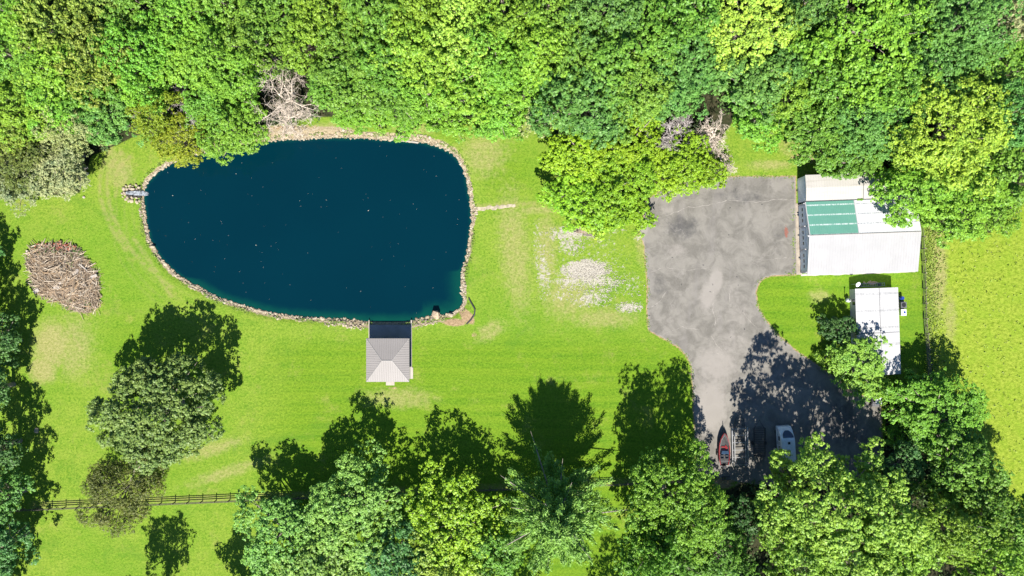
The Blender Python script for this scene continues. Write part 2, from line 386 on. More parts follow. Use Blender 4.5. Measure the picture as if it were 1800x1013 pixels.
# ------------------------------------------------------------------ ground
WATER_Z = -0.35
FOREST = [
 [(-600,-400),(2400,-400),(2400,330),(1800,350),(1740,410),(1640,410),(1600,330),(1545,300),(1440,270),(1400,225),(1375,205),(1290,212),(1262,250),(1235,300),(1140,335),(1080,395),(1000,380),(975,290),(975,225),(900,205),(790,215),(740,200),(640,210),(560,205),(470,222),(330,262),(250,235),(160,275),(140,340),(60,345),(-600,345)],
 [(-600,345),(-25,350),(-12,560),(0,760),(10,1300),(-600,1300)],
 [(1240,880),(1300,850),(1550,835),(1560,700),(1600,720),(1700,740),(1730,860),(1800,930),(2400,1000),(2400,1500),(1150,1500),(1170,930)],
]
def build_ground():
    def axis(lo, hi, step, far):
        return np.concatenate([-np.geomspace(far, -lo+3, 12)[:], np.arange(lo, hi+1e-6, step), np.geomspace(hi+3, far, 12)])
    xs = axis(-96, 96, .34, 900); ys = axis(-57, 57, .34, 900)
    X, Y = np.meshgrid(xs, ys); d = sdf(X, Y, pond_w)
    core = (np.abs(X) < 100) & (np.abs(Y) < 62)
    Z = np.where(d > 1.1, 0, np.where(d > 0, WATER_Z*(1-d/1.1), np.maximum(WATER_Z+d*.55, -2.6)))
    Z = Z + np.where(core & (d > 1.3), .05*np.sin(X*.21+1)*np.cos(Y*.17), 0) * np.clip((d-1.3)/6, 0, 1) * .6
    # flat under pavement and buildings
    drv = W(DRIVE); dd = sdf(X, Y, drv); Z = np.where((dd < 2) | ((X > 48) & (Y > -18) & (Y < 22)) | (np.abs(X+21.5) < 6) & (Y < -4) & (Y > -19), np.minimum(Z, 0), Z)
    Z = np.where(dd < .0, -.02, Z)
    ny, nx = X.shape; V = np.stack([X, Y, Z], -1).reshape(-1, 3)
    i = np.arange(ny*nx).reshape(ny, nx)
    F = np.stack([i[:-1,:-1], i[:-1,1:], i[1:,1:], i[1:,:-1]], -1).reshape(-1, 4)
    me = np_mesh('ground', V, F, M['ground'], True)
    b = lambda *a: blob(X, Y, *a)
    dry = np.zeros_like(X)
    for a in [(90,605,40,50),(75,650,30,30),(225,745,0.1,0.1),(862,582,40,22,.5),(905,440,40,160,.1),(960,440,30,110),(1000,520,70,60),(1060,560,90,25),(850,270,60,60),(880,230,70,30),(1130,420,18,60),(945,370,60,12),(730,225,70,16),(600,222,80,12),(1355,290,60,14),(1390,250,30,40),(1650,470,18,110),(1670,560,18,60),(700,700,90,25),(370,790,90,18,.3),(400,830,100,15,.3),(210,300,30,60,.4),(1440,520,30,16),(380,700,0.1,.1),(800,520,30,18),(1545,605,30,16),(130,610,50,80),(1250,870,60,12),(1170,470,30,60),(1420,280,40,12)]:
        k = .55
        if a[0] in (90, 75, 860, 1650): k = .8
        dry = np.maximum(dry, k*b(*a))
    dry = dry*1.12
    gravel = np.zeros_like(X)
    for a, k in [((1030,474,48,20),1.15),((1045,492,55,16,-.15),.75),((1010,490,50,26),.62),((1000,412,46,18),.72),((1000,435,26,20),.6),((1050,425,60,20),.42),((1065,405,60,9),.45),((955,480,16,50,.1),.6),((945,430,16,60),.42),((1040,525,45,18,.1),.62),((1060,505,80,22,-.1),.42),((1105,540,30,12),.75),((1110,500,30,30),.42),((985,520,24,16),.45),((1130,418,20,16),.55),((1050,470,95,70),.36),((960,450,30,70),.34)]:
        gravel = np.maximum(gravel, k*b(*a))
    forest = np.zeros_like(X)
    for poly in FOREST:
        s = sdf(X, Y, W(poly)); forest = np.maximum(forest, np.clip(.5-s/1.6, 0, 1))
    meadow = np.clip((X-72.6-.5*np.sin(Y*.9)-.4*np.sin(Y*2.3+1))/1.6, 0, 1)*np.clip((19-Y)/4, 0, 1)
    track = np.zeros_like(X)
    for pl in [[(60,885),(1222,845)],[(195,262),(178,300),(178,350),(196,400),(222,440)],[(212,268),(192,300),(190,345),(205,395),(240,450),(300,505)],[(228,276),(206,302),(204,345)],[(838,362),(990,355),(960,350)],[(300,520),(270,470),(235,420)]]:
        w = .38
        track = np.maximum(track, np.clip(1.5-seg_dist(X, Y, W(catmull(pl, 5, False)), False)/w, 0, 1))
    for dpx in (20, 34, 48, 60):                           # mower lines that follow the shore
        r = np.abs(d-dpx/10)
        track = np.maximum(track, .45*np.clip(1-r/.3, 0, 1)*((X < -52) & (Y < 20)))
    track = np.maximum(track*1.0, .9*np.clip(1.6-seg_dist(X, Y, W([(60,889),(1222,842)]), False)/.5, 0, 1))
    lush = np.clip((-6-Y)/6, 0, 1)*np.clip((X+48)/12, 0, 1)
    lush = np.maximum(lush, ((X > 40) & (X < 73) & (Y < 3) & (Y > -22))*1.0)
    lush = np.maximum(lush, .7*b(890, 310, 50, 60)); lush = np.maximum(lush, .5*b(225, 600, 50, 90))
    wid = .32+.6*np.clip((Y-22)/4, 0, 1)+.7*np.clip((-4.5-Y)/1.5, 0, 1)*(X > -60)*np.clip((X+35)/10, 0, 1)
    bank = np.clip(1-(d-wid)/.5, 0, 1)*(d < 6)
    bank = np.where((Y > 25.2) & (X < -28) & (X > -45), np.clip(1-(d-1.5)/.8, 0, 1), bank)
    bank = np.where((X > -12) & (Y < -3.0) & (d < 4) & (d > .4), bank*.25, bank)
    earth = np.zeros_like(X)
    for a, k in [((820,555,22,10,-.8),1.1),((800,567,26,8),1),((862,366,0.1,.1),0),((500,225,50,7),.8),((540,224,40,7),.6),((1410,277,24,8),.9),((1270,850,26,14),.85),((1310,855,30,12),.7),((1590,780,22,60),.6),((115,492,62,58),.8),((1400,700,.1,.1),0),((100,640,22,16),.42),((1225,385,.1,.1),0),((690,682,16,5),.6),((835,590,10,10),.6)]:
        earth = np.maximum(earth, k*b(*a))
    earth = np.maximum(earth, .75*np.clip(1.4-np.abs(dd)/.35, 0, 1))
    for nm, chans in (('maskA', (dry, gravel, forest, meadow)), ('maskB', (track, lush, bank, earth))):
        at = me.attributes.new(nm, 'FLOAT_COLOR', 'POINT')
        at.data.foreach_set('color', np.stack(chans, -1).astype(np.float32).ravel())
    tag(link('ground', me), kind='structure')
    # pond water
    poly = sdf
    pts = [Vector(p) for p in pond_w]; n = len(pts)
    gx = np.arange(-66, -6, .6); gy = np.arange(-8, 28, .6); GX, GY = np.meshgrid(gx, gy); sd = sdf(GX, GY, pond_w)
    # enlarge the outline a little so that the sheet runs under the bank
    cx = sum(p.x for p in pts)/n; cy = sum(p.y for p in pts)/n
    ring = [Vector((p.x+(p.x-cx)*.012, p.y+(p.y-cy)*.02)) for p in pts]
    inner = [Vector((float(a), float(b_))) for a, b_, s_ in zip(GX.ravel(), GY.ravel(), sd.ravel()) if s_ < -.3]
    vs, _, fs, *_ = delaunay_2d_cdt(ring+inner, [(i, (i+1) % n) for i in range(n)], [], 1, 1e-4)
    V = np.array([(v.x, v.y, WATER_Z) for v in vs]); F = np.array([f for f in fs if len(f) == 3])
    me = np_mesh('water', V, F, M['water'], False)
    s2 = sdf(V[:,0], V[:,1], pond_w)
    k = np.where(V[:,1] < 2, 2.2, .9); k = np.where((V[:,0] > -16) & (V[:,1] < 3), 4.0, k)
    sh = np.clip(1+s2/k, 0, 1)
    at = me.attributes.new('shallow', 'FLOAT', 'POINT'); at.data.foreach_set('value', sh.astype(np.float32))
    tag(link('pond_water', me), kind='structure')
build_ground()

def cdt_sheet(name, poly, z, m, step=None, attr=None):
    pts = [Vector(p) for p in poly]; n = len(pts); extra = []
    if step:
        a = np.array(poly); gx = np.arange(a[:,0].min(), a[:,0].max(), step); gy = np.arange(a[:,1].min(), a[:,1].max(), step)
        GX, GY = np.meshgrid(gx, gy); sd = sdf(GX, GY, poly)
        extra = [Vector((float(x), float(y))) for x, y, s in zip(GX.ravel(), GY.ravel(), sd.ravel()) if s < -step*.5]
    vs, _, fs, *_ = delaunay_2d_cdt(pts+extra, [(i, (i+1) % n) for i in range(n)], [], 1, 1e-4)
    V = np.array([(v.x, v.y, z) for v in vs]); F = np.array([f for f in fs if len(f) == 3])
    me = np_mesh(name, V, F, m)
    if attr:
        at = me.attributes.new(attr[0], 'FLOAT_COLOR', 'POINT'); at.data.foreach_set('color', attr[1](V[:,0], V[:,1]).astype(np.float32).ravel())
    return tag(link(name, me), kind='structure')

def wobble(pts, amp, seed):
    r = random.Random(seed); out = []
    for i, p in enumerate(pts):
        out.append((p[0]+r.uniform(-amp, amp), p[1]+r.uniform(-amp, amp)))
    return out
drive_px = []
for i, p in enumerate(DRIVE):
    q = DRIVE[(i+1) % len(DRIVE)]; n = max(1, int(math.dist(p, q)/5))
    straight = i in (5, 6, 7, 8)
    for j in range(n):
        t = j/n; a = 0.0 if straight else .9
        drive_px.append((p[0]+(q[0]-p[0])*t+random.uniform(-a, a), p[1]+(q[1]-p[1])*t+random.uniform(-a, a)))
drive_w = W(drive_px)
def wear(X, Y):
    b = lambda *a: blob(X, Y, *a)
    lite = np.zeros_like(X); dark = np.zeros_like(X); red = np.zeros_like(X)
    for a, k in [((1258,495,14,26,-.2),1.25),((1245,520,20,34,-.3),.9),((1190,440,34,18),.65),((1300,550,36,60),.55),((1260,640,50,50),.8),((1250,715,36,60),1.0),((1290,600,50,30),.6),((1175,370,24,12,.3),.6),((1290,520,22,60),.5),((1340,360,60,20),.35),((1180,560,40,20),.4),((1310,420,40,30),.35),((1130,405,12,20),.9),((1330,600,40,12),.5)]:
        lite = np.maximum(lite, k*b(*a))
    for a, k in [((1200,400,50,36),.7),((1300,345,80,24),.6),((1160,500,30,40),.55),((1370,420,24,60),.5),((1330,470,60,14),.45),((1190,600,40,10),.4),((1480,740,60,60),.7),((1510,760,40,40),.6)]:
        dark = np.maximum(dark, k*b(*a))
    red = np.maximum(red, b(1382, 408, 5, 14))
    # pale outer rim of crumbling edge
    e = np.clip(1.0+sdf(X, Y, drive_w)/.5, 0, 1)*.7
    lite = np.maximum(lite, e)
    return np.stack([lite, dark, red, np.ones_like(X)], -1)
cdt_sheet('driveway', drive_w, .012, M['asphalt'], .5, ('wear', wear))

def ribbon(name, pts, w, z, m, kind='structure', seed=1, jit=.25):
    r = random.Random(seed); P2 = [Vector(p) for p in pts]; vs = []; fs = []
    for i, p in enumerate(P2):
        d = (P2[min(i+1, len(P2)-1)]-P2[max(i-1, 0)]); d.normalize(); nn = Vector((-d.y, d.x))
        a = w*(1+r.uniform(-jit, jit)); b = w*(1+r.uniform(-jit, jit))
        vs += [(p.x+nn.x*a, p.y+nn.y*a, z), (p.x-nn.x*b, p.y-nn.y*b, z)]
        if i: k = 2*i; fs.append((k-2, k-1, k+1, k))
    mb = MB(); mb.add(vs, fs); o = mb.build(name, m); return tag(o, kind=kind) if kind else o
def dens(pts, step=6, amp=.8, seed=3):
    r = random.Random(seed); out = []
    for p, q in zip(pts, pts[1:]):
        n = max(1, int(math.dist(p, q)/step))
        for j in range(n): t = j/n; out.append((p[0]+(q[0]-p[0])*t+r.uniform(-amp, amp), p[1]+(q[1]-p[1])*t+r.uniform(-amp, amp)))
    out.append(pts[-1]); return out
M['crack'] = simple('crack_sand', (.275, .252, .225), .95, var=.25, scale=2)
M['dcrack'] = simple('crack_tar', (.05, .05, .052), .8, var=.3)
cr = MB()
cracks = [[(1150,385),(1175,378),(1205,365),(1240,362),(1280,352),(1330,356),(1370,350),(1398,352)],[(1140,480),(1170,470),(1210,476),(1250,470)],[(1255,530),(1252,545),(1258,562),(1256,572)],[(1255,510),(1250,535)],[(1230,618),(1265,622),(1290,628)],[(1250,590),(1262,610),(1275,625)],[(1305,548),(1320,566),(1330,575)],[(1285,500),(1283,530)],[(1330,460),(1365,455),(1395,452)],[(1160,590),(1200,575),(1230,580)],[(1310,640),(1330,600),(1345,580)],[(1145,540),(1160,530),(1172,512)]]
for i, c in enumerate(cracks):
    pts = W(dens(c, 5, 1.2, i)); w = random.Random(i).uniform(.025, .055)
    P2 = [Vector(p) for p in pts]; vs = []; fs = []
    for j, p in enumerate(P2):
        d = (P2[min(j+1, len(P2)-1)]-P2[max(j-1, 0)]); d.normalize(); ww = w*random.uniform(.2, 1.3)
        vs += [(p.x-d.y*ww, p.y+d.x*ww, .0165+i*.0003), (p.x+d.y*ww, p.y-d.x*ww, .0165+i*.0003)]
        if j: k = 2*j; fs.append((k-2, k-1, k+1, k))
    cr.add(vs, fs)
tag(cr.build('driveway_crack', M['crack']), kind='structure')
# pale seam in the shaded yard
sm = MB()
for k in range(14):
    x, y = P(1480+random.uniform(-.4, .4), 690+k*7); sm.box(x-.05, y-.22, .0165, x+.05, y+.22, .018)
tag(sm.build('driveway_seam', M['crack']), kind='structure')
# concrete apron in front of the barn doors
ap = [P(1398,358), P(1406,358), P(1410,483), P(1400,483)]
m_ = MB(); m_.prism([(x, y, -.05) for x, y in ap], [(x, y, .035) for x, y in ap]); tag(m_.build('concrete_apron', M['concrete']), kind='structure')
# drainage swale east of the pond
ribbon('gravel_swale', W(dens([(836,369),(850,367),(870,365),(890,363),(906,361)], 4, .8, 4)), .32, .012, M['straw2'], jit=.4)
ribbon('concrete_edge', W(dens([(1408,484),(1450,482.6),(1520,480.5),(1609,477)], 8, .3, 4)), .16, .012, M['lightconc'], jit=.3)

# ------------------------------------------------------------------ pond bank stones and things on it
def riprap():
    r = random.Random(5); mb = MB(); n = len(pond_w); acc = []
    per = [math.dist(pond_w[i], pond_w[(i+1) % n]) for i in range(n)]; tot = sum(per)
    for k in range(6000):
        s = r.uniform(0, tot); i = 0
        while s > per[i]: s -= per[i]; i += 1
        a = Vector(pond_w[i]); b = Vector(pond_w[(i+1) % n]); d = (b-a).normalized(); nn = Vector((d.y, -d.x))
        p = a+d*s
        if sdf(np.array([p.x+nn.x*.5]), np.array([p.y+nn.y*.5]), pond_w)[0] < 0: nn = -nn
        w = max(.12, .42+.3*math.sin(p.x*.55+p.y*.4)+.22*math.sin(p.x*1.3-p.y*1.1))+.4*(p.y > 23.2)+(.9 if (p.y < -4.6 and p.x > -33) else 0)
        o = r.uniform(-.12, w) ; q = p+nn*o
        if q.x < -64.4 and abs(q.y-16.6) < 1.0: continue
        if -25.6 < q.x < -17.2 and q.y < -4.5: continue
        if q.x > -13 and q.y < -2.2 and o > .25: continue
        z = WATER_Z*(1-max(0, min(1, o/1.1)))
        mb.rock((q.x, q.y, z+.02), r.choice((.07, .08, .10, .10, .13, .16, .28)), r)
    tag(mb.build('riprap', M['rock']), kind='stuff', label='band of small tan stones lining the pond shore', cat='stones')
riprap()
tr = empty('boulder', P(767,552)+(0,), label='large pale boulder on the south-east pond shore beside the water', cat='boulder')
r = random.Random(3); mb = MB(); mb.rock((0,0,.2), .95, r, .8); mb.rock((.1,-.6,.1), .6, r, .7); mb.build('stone', M['straw'], tr)
for i, (px, py, rr, lab) in enumerate([(65,757,.45,'small pale stone on the lawn beside the shaded tree line at left'),(148,347,.3,'small white stone in the grass left of the waterfall'),(268,434,.4,'dark grey stone at the south-west pond edge'),(793,554,.4,'grey stone in the reeds east of the large pale boulder')]):
    mb = MB(); mb.rock((0,0,.1), rr, random.Random(20+i)); o = mb.build('stone', M['rock'] if i != 1 else M['lightconc']); x, y = P(px, py)
    o.location = (x, y, .0 if i < 2 else -.1); tag(o, lab, 'stone')
# small timber stuck in the bank at the north east shore
mb = MB(); mb.box(-1.3,-.12,-.15,1.3,.12,.08); o = mb.build('timber', M['lightconc']); x, y = P(722,249); o.location = (x, y, -.2); o.rotation_euler = (0,0,-.13)
tag(o, 'pale squared timber lying on the north shore of the pond', 'timber')
# waterfall
def waterfall():
    x, y = P(237,340); t = empty('waterfall', (x, y, 0), label='small stone-lined waterfall with white water at the west end of the pond', cat='waterfall')
    r = random.Random(9)
    ring = [(-2.1,.0),(-2.0,.7),(-1.5,1.2),(-.9,1.35),(-.3,1.25),(.3,1.4),(.8,1.1),(-2.0,-.6),(-1.6,-1.1),(-1,-1.3),(-.4,-1.4),(.3,-1.5),(.8,-1.3),(-1.4,.75),(-.8,.85),(-.2,.8),(.5,.75),(-1.2,-.75),(-.5,-.8),(.3,-.85),(-1.7,.2),(-1.6,-.3)]
    for a, b in ring:
        mb = MB(); mb.rock((0,0,0), r.uniform(.22,.46), r, .8); o = mb.build('rock', M['rock'], t); o.location = (a+r.uniform(-.1,.1), b+r.uniform(-.1,.1), r.uniform(.0,.22))
    mb = MB(); vs = []; fs = []
    prof = [(-1.3,.42),(-.8,.40),(-.7,.27),(-.1,.25),(0,.16),(.8,.14),(1.25,.10),(1.5,-.28),(2.0,-.338)]
    for i, (a, z) in enumerate(prof):
        for j in range(7):
            wv = .22+.035*i
            if i == len(prof)-1: wv = .28
            vs.append((a+r.uniform(-.1,.1)+(r.uniform(-.25,.35) if i == len(prof)-1 else 0), (j/6-.5)*2*wv, z+r.uniform(-.03,.04)))
    for i in range(len(prof)-1):
        for j in range(6): fs.append((i*7+j, (i+1)*7+j, (i+1)*7+j+1, i*7+j+1))
    mb.add(vs, fs); mb.build('cascade', M['foam'], t, True)
    mb = MB(); mb.box(-1.5,-.85,-.3,1.15,.85,.09); mb.build('basin', M['wet'], t)
waterfall()
# shore erosion edge: curved black liner
o = MB().tube([P(824,524)+(.05,), P(830,535)+(.12,), P(835,544)+(.15,), P(834,553)+(.12,), P(828,562)+(.06,), P(820,570)+(.0,)], .13, 6).build('edging_pipe', M['dkmetal']); tag(o, 'curved black edging pipe beside the bare dirt at the pond corner', 'pipe')
def flat_stuff(name, pts, size, m, lab, cat, z):
    V = []; F = []; r = random.Random(4)
    for i, (x, y) in enumerate(pts):
        a = r.uniform(0, 3.14); s = size*r.uniform(.6, 1.5)
        for k in range(4): V.append((x+s*math.cos(a+k*1.57), y+s*.6*math.sin(a+k*1.57), z))
        F.append((4*i, 4*i+1, 4*i+2, 4*i+3))
    o = link(name, np_mesh(name, V, F, m)); return tag(o, lab, cat, kind='stuff')
r = random.Random(12); pts = []
while len(pts) < 110:
    x, y = r.uniform(-64,-8), r.uniform(-5,26)
    if sdf(np.array([x]), np.array([y]), pond_w)[0] < -1.0: pts.append((x, y))
flat_stuff('floating_leaves', pts, .038, M['speck'], 'tiny pale leaves scattered on the pond surface', 'leaves', WATER_Z+.006)
flat_stuff('water_lily_leaves', pts[:9], .085, M['speck'], 'larger pale flecks floating on the pond surface', 'leaves', WATER_Z+.01)
# rubble of pebbles on the gravel patch
def pebbles():
    r = random.Random(6); mb = MB()
    for (px, py, rx, ry, n) in [(1030,474,46,18,500),(1040,495,60,22,350),(1000,412,40,16,220),(1005,435,24,14,120),(955,485,12,45,90),(1040,525,45,16,130),(1105,540,26,10,120),(1060,505,80,25,140)]:
        for k in range(n):
            a = r.uniform(0, 6.28); q = math.sqrt(r.random()); x, y = P(px+rx*q*math.cos(a), py+ry*q*math.sin(a))
            mb.rock((x, y, .02), r.choice((.05,.07,.09,.12)), r, .5)
    tag(mb.build('gravel_stones', M['gravelst']), kind='stuff', label='loose white gravel stones scattered in the worn grass', cat='gravel')
M['gravelst'] = mat_island('gravel_stones', [(.34,.31,.26), (.44,.41,.35), (.27,.24,.20)])
pebbles()

# ------------------------------------------------------------------ fences
def fence(name, a, b, spacing, m, label, zz=1.3, pts=None):
    line = [Vector(p) for p in (pts or [a, b])]
    t = empty(name, (line[0].x, line[0].y, 0), label=label, cat='fence'); o0 = line[0]
    posts = []
    for p, q in zip(line, line[1:]):
        n = max(1, round((q-p).length/spacing)); posts += [p+(q-p)*(i/n) for i in range(n)]
    posts.append(line[-1]); r = random.Random(8)
    pm = MB(); pm.box(-.07,-.07,-.1,.07,.07,zz); pm.box(-.09,-.09,zz,.09,.09,zz+.03); proto = pm.build('post', m, t); 
    for i, p in enumerate(posts):
        q = proto if i == 0 else proto.copy()
        if i: COL.objects.link(q); q.parent = t
        q.location = (p.x-o0.x, p.y-o0.y, 0); q.rotation_euler = (r.uniform(-.03,.03), r.uniform(-.03,.03), math.atan2((line[1]-line[0]).y, (line[1]-line[0]).x))
    for lvl in (.42, .80, 1.16):
        rm = MB()
        for p, q in zip(posts, posts[1:]):
            d = (q-p).normalized(); nn = Vector((-d.y, d.x))*-.10
            z0, z1 = lvl+r.uniform(-.03,.03), lvl+r.uniform(-.03,.03)
            vs = []
            for (pt, z) in ((p-d*.05, z0), (q+d*.05, z1)):
                for s_, dz in ((-.022,-.07),(.022,-.07),(.022,.07),(-.022,.07)):
                    w_ = pt-o0+nn*(1+s_/.1); vs.append((w_.x, w_.y, z+dz))
            rm.add(vs, [(0,1,2,3),(7,6,5,4),(0,4,5,1),(1,5,6,2),(2,6,7,3),(3,7,4,0)])
        rm.build('rail', m, t)
    return t
fence('rail_fence', P(20,895), P(1222,843), 2.42, M['oldwood'], 'long dark three-rail wooden fence crossing the lawn below the big tree')
fence('rail_fence', None, None, 2.4, M['greywood'], 'weathered grey rail fence between the barn yard and the meadow at right', 1.3, [P(1617,395), P(1621,480), P(1623,560), P(1630,640), P(1632,700), P(1640,780)])

# ------------------------------------------------------------------ buildings
ROT = math.radians(2.0)
def slope_mesh(a, b, c, d, spacing=.4, rib=.035, th=.06):
    """sheet with raised ribs: a,b eave ends, c,d ridge ends (c above b)"""
    a, b, c, d = map(Vector, (a, b, c, d)); L = (b-a).length; e = (b-a).normalized()
    up = (d-a) - e*((d-a).dot(e)); xa = (d-a).dot(e); xb = L-(c-a).dot(e)
    n = e.cross(up.normalized()); n = n if n.z > 0 else -n
    mb = MB(); mb.prism([a-n*th, b-n*th, c-n*th, d-n*th], [a, b, c, d])
    k = int(L/spacing)
    for i in range(1, k):
        x = i*L/k; t = 1.0
        if xa > 1e-3: t = min(t, x/xa)
        if xb > 1e-3: t = min(t, (L-x)/xb)
        if t < .03: continue
        p = a+e*x+up*0; q = p+up*min(t, 1)*.995; w = .03
        mb.prism([p-e*w, p+e*w, q+e*w, q-e*w], [p-e*w*.5+n*rib, p+e*w*.5+n*rib, q+e*w*.5+n*rib, q-e*w*.5+n*rib])
    return mb
def ridge_line(mb, p, q, w=.12, h=.05):
    p, q = Vector(p), Vector(q); mb.tube([p+Vector((0,0,-.02)), q+Vector((0,0,-.02))], w, 6)

def barn():
    L, Wd, he, hr = 18.6, 12.1, 3.1, 4.45
    t = empty('barn', P(1408,481)+(0,), ROT, 'long white metal barn with green roof patch and garage doors facing the driveway', 'barn')
    yr = 6.35
    # walls: local x = east, y = north
    m = MB(); m.box(.12,.0,0,L,.12,he-.06); m.box(.12,Wd-.12,0,L,Wd,he-.06); m.box(L-.12,.12,0,L,Wd-.12,he-.06)
    m.prism([(0,.0,0),(.12,.0,0),(.12,Wd,0),(0,Wd,0)], [(0,.0,he-.06),(.12,.0,he-.06),(.12,Wd,he-.06),(0,Wd,he-.06)])
    m.add([(0,0.0,he-.06),(0,Wd,he-.06),(0,yr,hr-.08),(.12,0.0,he-.06),(.12,Wd,he-.06),(.12,yr,hr-.08)], [(0,2,1),(3,4,5),(0,3,5,2),(2,5,4,1)])
    m.build('wall', M['wall'], t)
    # three overhead doors in the west wall, each with its row of small dark windows
    for y0 in (.55, 4.55, 8.5):
        d = MB(); d.box(-.05,y0,.02,-.004,y0+3.2,2.5)
        for z in (.62,1.24,1.86): d.box(-.056,y0+.02,z-.012,-.05,y0+3.18,z+.012)
        do = d.build('garage_door', M['walld'], t)
        for j in range(3):
            w = MB(); w.box(-.075,y0+.35+j*.95,1.35,-.052,y0+.92+j*.95,1.75); w.build('window', M['glassd'], do)
    for y in (.15, 4.1, 8.05, 11.95):
        p = MB(); p.box(-.14,y-.09,0,-.003,y+.09,he-.1); p.box(-.45,y-.07,he-.25,-.003,y+.07,he-.12); p.build('pilaster', M['trim'], t)
    ov = .18
    slope_mesh((-ov,-.25,he),(L+.15,-.25,he),(L+.15,yr,hr),(-ov,yr,hr), .45, .018).build('south_roof', M['roof_white'], t)
    gx = 8.15
    slope_mesh((-ov,Wd+.1,he),(gx,Wd+.1,he),(gx,yr+.01,hr),(-ov,yr+.01,hr), .3, .02).build('green_roof', M['roof_green'], t)
    slope_mesh((gx+.06,Wd+.1,he),(L+.15,Wd+.1,he),(L+.15,yr+.01,hr),(gx+.06,yr+.01,hr), .3, .02).build('pale_roof', M['roof_pale'], t)
    m = MB(); ridge_line(m, (-ov,yr,hr), (L+.15,yr,hr), .1); m.build('ridge_cap', M['ridge'], t)
    for (ya, za, yb, zb) in ((-.25,he,yr,hr), (Wd+.1,he,yr,hr)):
        m = MB(); m.prism([(-ov-.05,ya,za-.2),(-ov+.1,ya,za-.2),(-ov+.1,yb,zb-.2),(-ov-.05,yb,zb-.2)], [(-ov-.05,ya,za+.04),(-ov+.1,ya,za+.04),(-ov+.1,yb,zb+.04),(-ov-.05,yb,zb+.04)])
        m.build('trim', M['trim'], t)
    m = MB(); m.prism([(gx-.05,Wd+.1,he+.0),(gx+.1,Wd+.1,he),(gx+.1,yr,hr),(gx-.05,yr,hr)],[(gx-.05,Wd+.1,he+.05),(gx+.1,Wd+.1,he+.05),(gx+.1,yr,hr+.05),(gx-.05,yr,hr+.05)])
    m.build('trim', M['trim'], t)
    m = MB(); m.box(-ov,-.37,he-.14,L+.15,-.255,he-.02); m.build('gutter', M['trim'], t)
    # little gable vent finial
    m = MB(); m.add([(-.55,yr,hr-.1),(-.2,yr-.28,hr-.15),(-.2,yr+.28,hr-.15),(-.2,yr,hr+.12)], [(0,1,3),(0,3,2),(0,2,1),(1,2,3)]); m.build('finial', M['trim'], t)
barn()
def annex():
    x, y = P(1403.6,358); L, Wd, he, hr = 18.4, 4.25, 3.45, 3.68
    t = empty('shed', (x-.05, y+.1, 0), ROT, 'narrow beige-roofed metal shed built against the north side of the barn', 'shed')
    m = MB(); m.box(0,0,0,L,.1,he-.06); m.box(0,Wd-.1,0,L,Wd,he-.06); m.box(L-.1,.1,0,L,Wd-.1,he-.06); m.box(0,.1,0,.1,Wd-.1,he-.06)
    m.add([(0,0,he-.06),(0,Wd,he-.06),(0,Wd/2,hr-.08)], [(0,2,1)]); m.build('wall', M['wall'], t)
    d = MB(); d.box(-.05,.35,.02,-.004,Wd-.35,2.9)
    for z in (.7,1.4,2.1): d.box(-.056,.37,z-.012,-.05,Wd-.37,z+.012)
    d.build('sliding_door', M['walld'], t)
    slope_mesh((-.1,-.05,he),(L,-.05,he),(L,Wd/2,hr),(-.1,Wd/2,hr), .45, .02).build('roof', M['roof_beige'], t)
    slope_mesh((-.1,Wd+.1,he),(L,Wd+.1,he),(L,Wd/2,hr),(-.1,Wd/2,hr), .45, .02).build('roof', M['roof_beige'], t)
    m = MB(); m.box(9.6,-.05,he+.02,9.68,Wd/2,he+.03, 0); 
    m = MB()
    for (ya, za) in ((-.05, he), (Wd+.1, he)):
        m.prism([(9.6,ya,za-.02),(9.7,ya,za-.02),(9.7,Wd/2,hr-.02),(9.6,Wd/2,hr-.02)],[(9.6,ya,za+.03),(9.7,ya,za+.03),(9.7,Wd/2,hr+.03),(9.6,Wd/2,hr+.03)])
    m.build('roof_seam', M['dkridge'], t)
    m = MB(); m.box(-.1,-.17,he-.2,L,-.06,he+.02); m.build('gutter', M['dkridge'], t)
annex()
def moss():
    V = [];
    m = MB(); r = random.Random(2); x0, y0 = P(1512,351,3.5)
    for k in range(26): m.rock((x0+r.uniform(-.45,.45), y0+r.uniform(-.12,.12), 3.5), .14, r, .5)
    o = m.build('moss', M['tuftg']); tag(o, 'green moss clump in the valley between barn and beige-roofed shed', 'moss')
M['tuftg'] = simple('moss_green', (.08,.18,.01), .95)
moss()
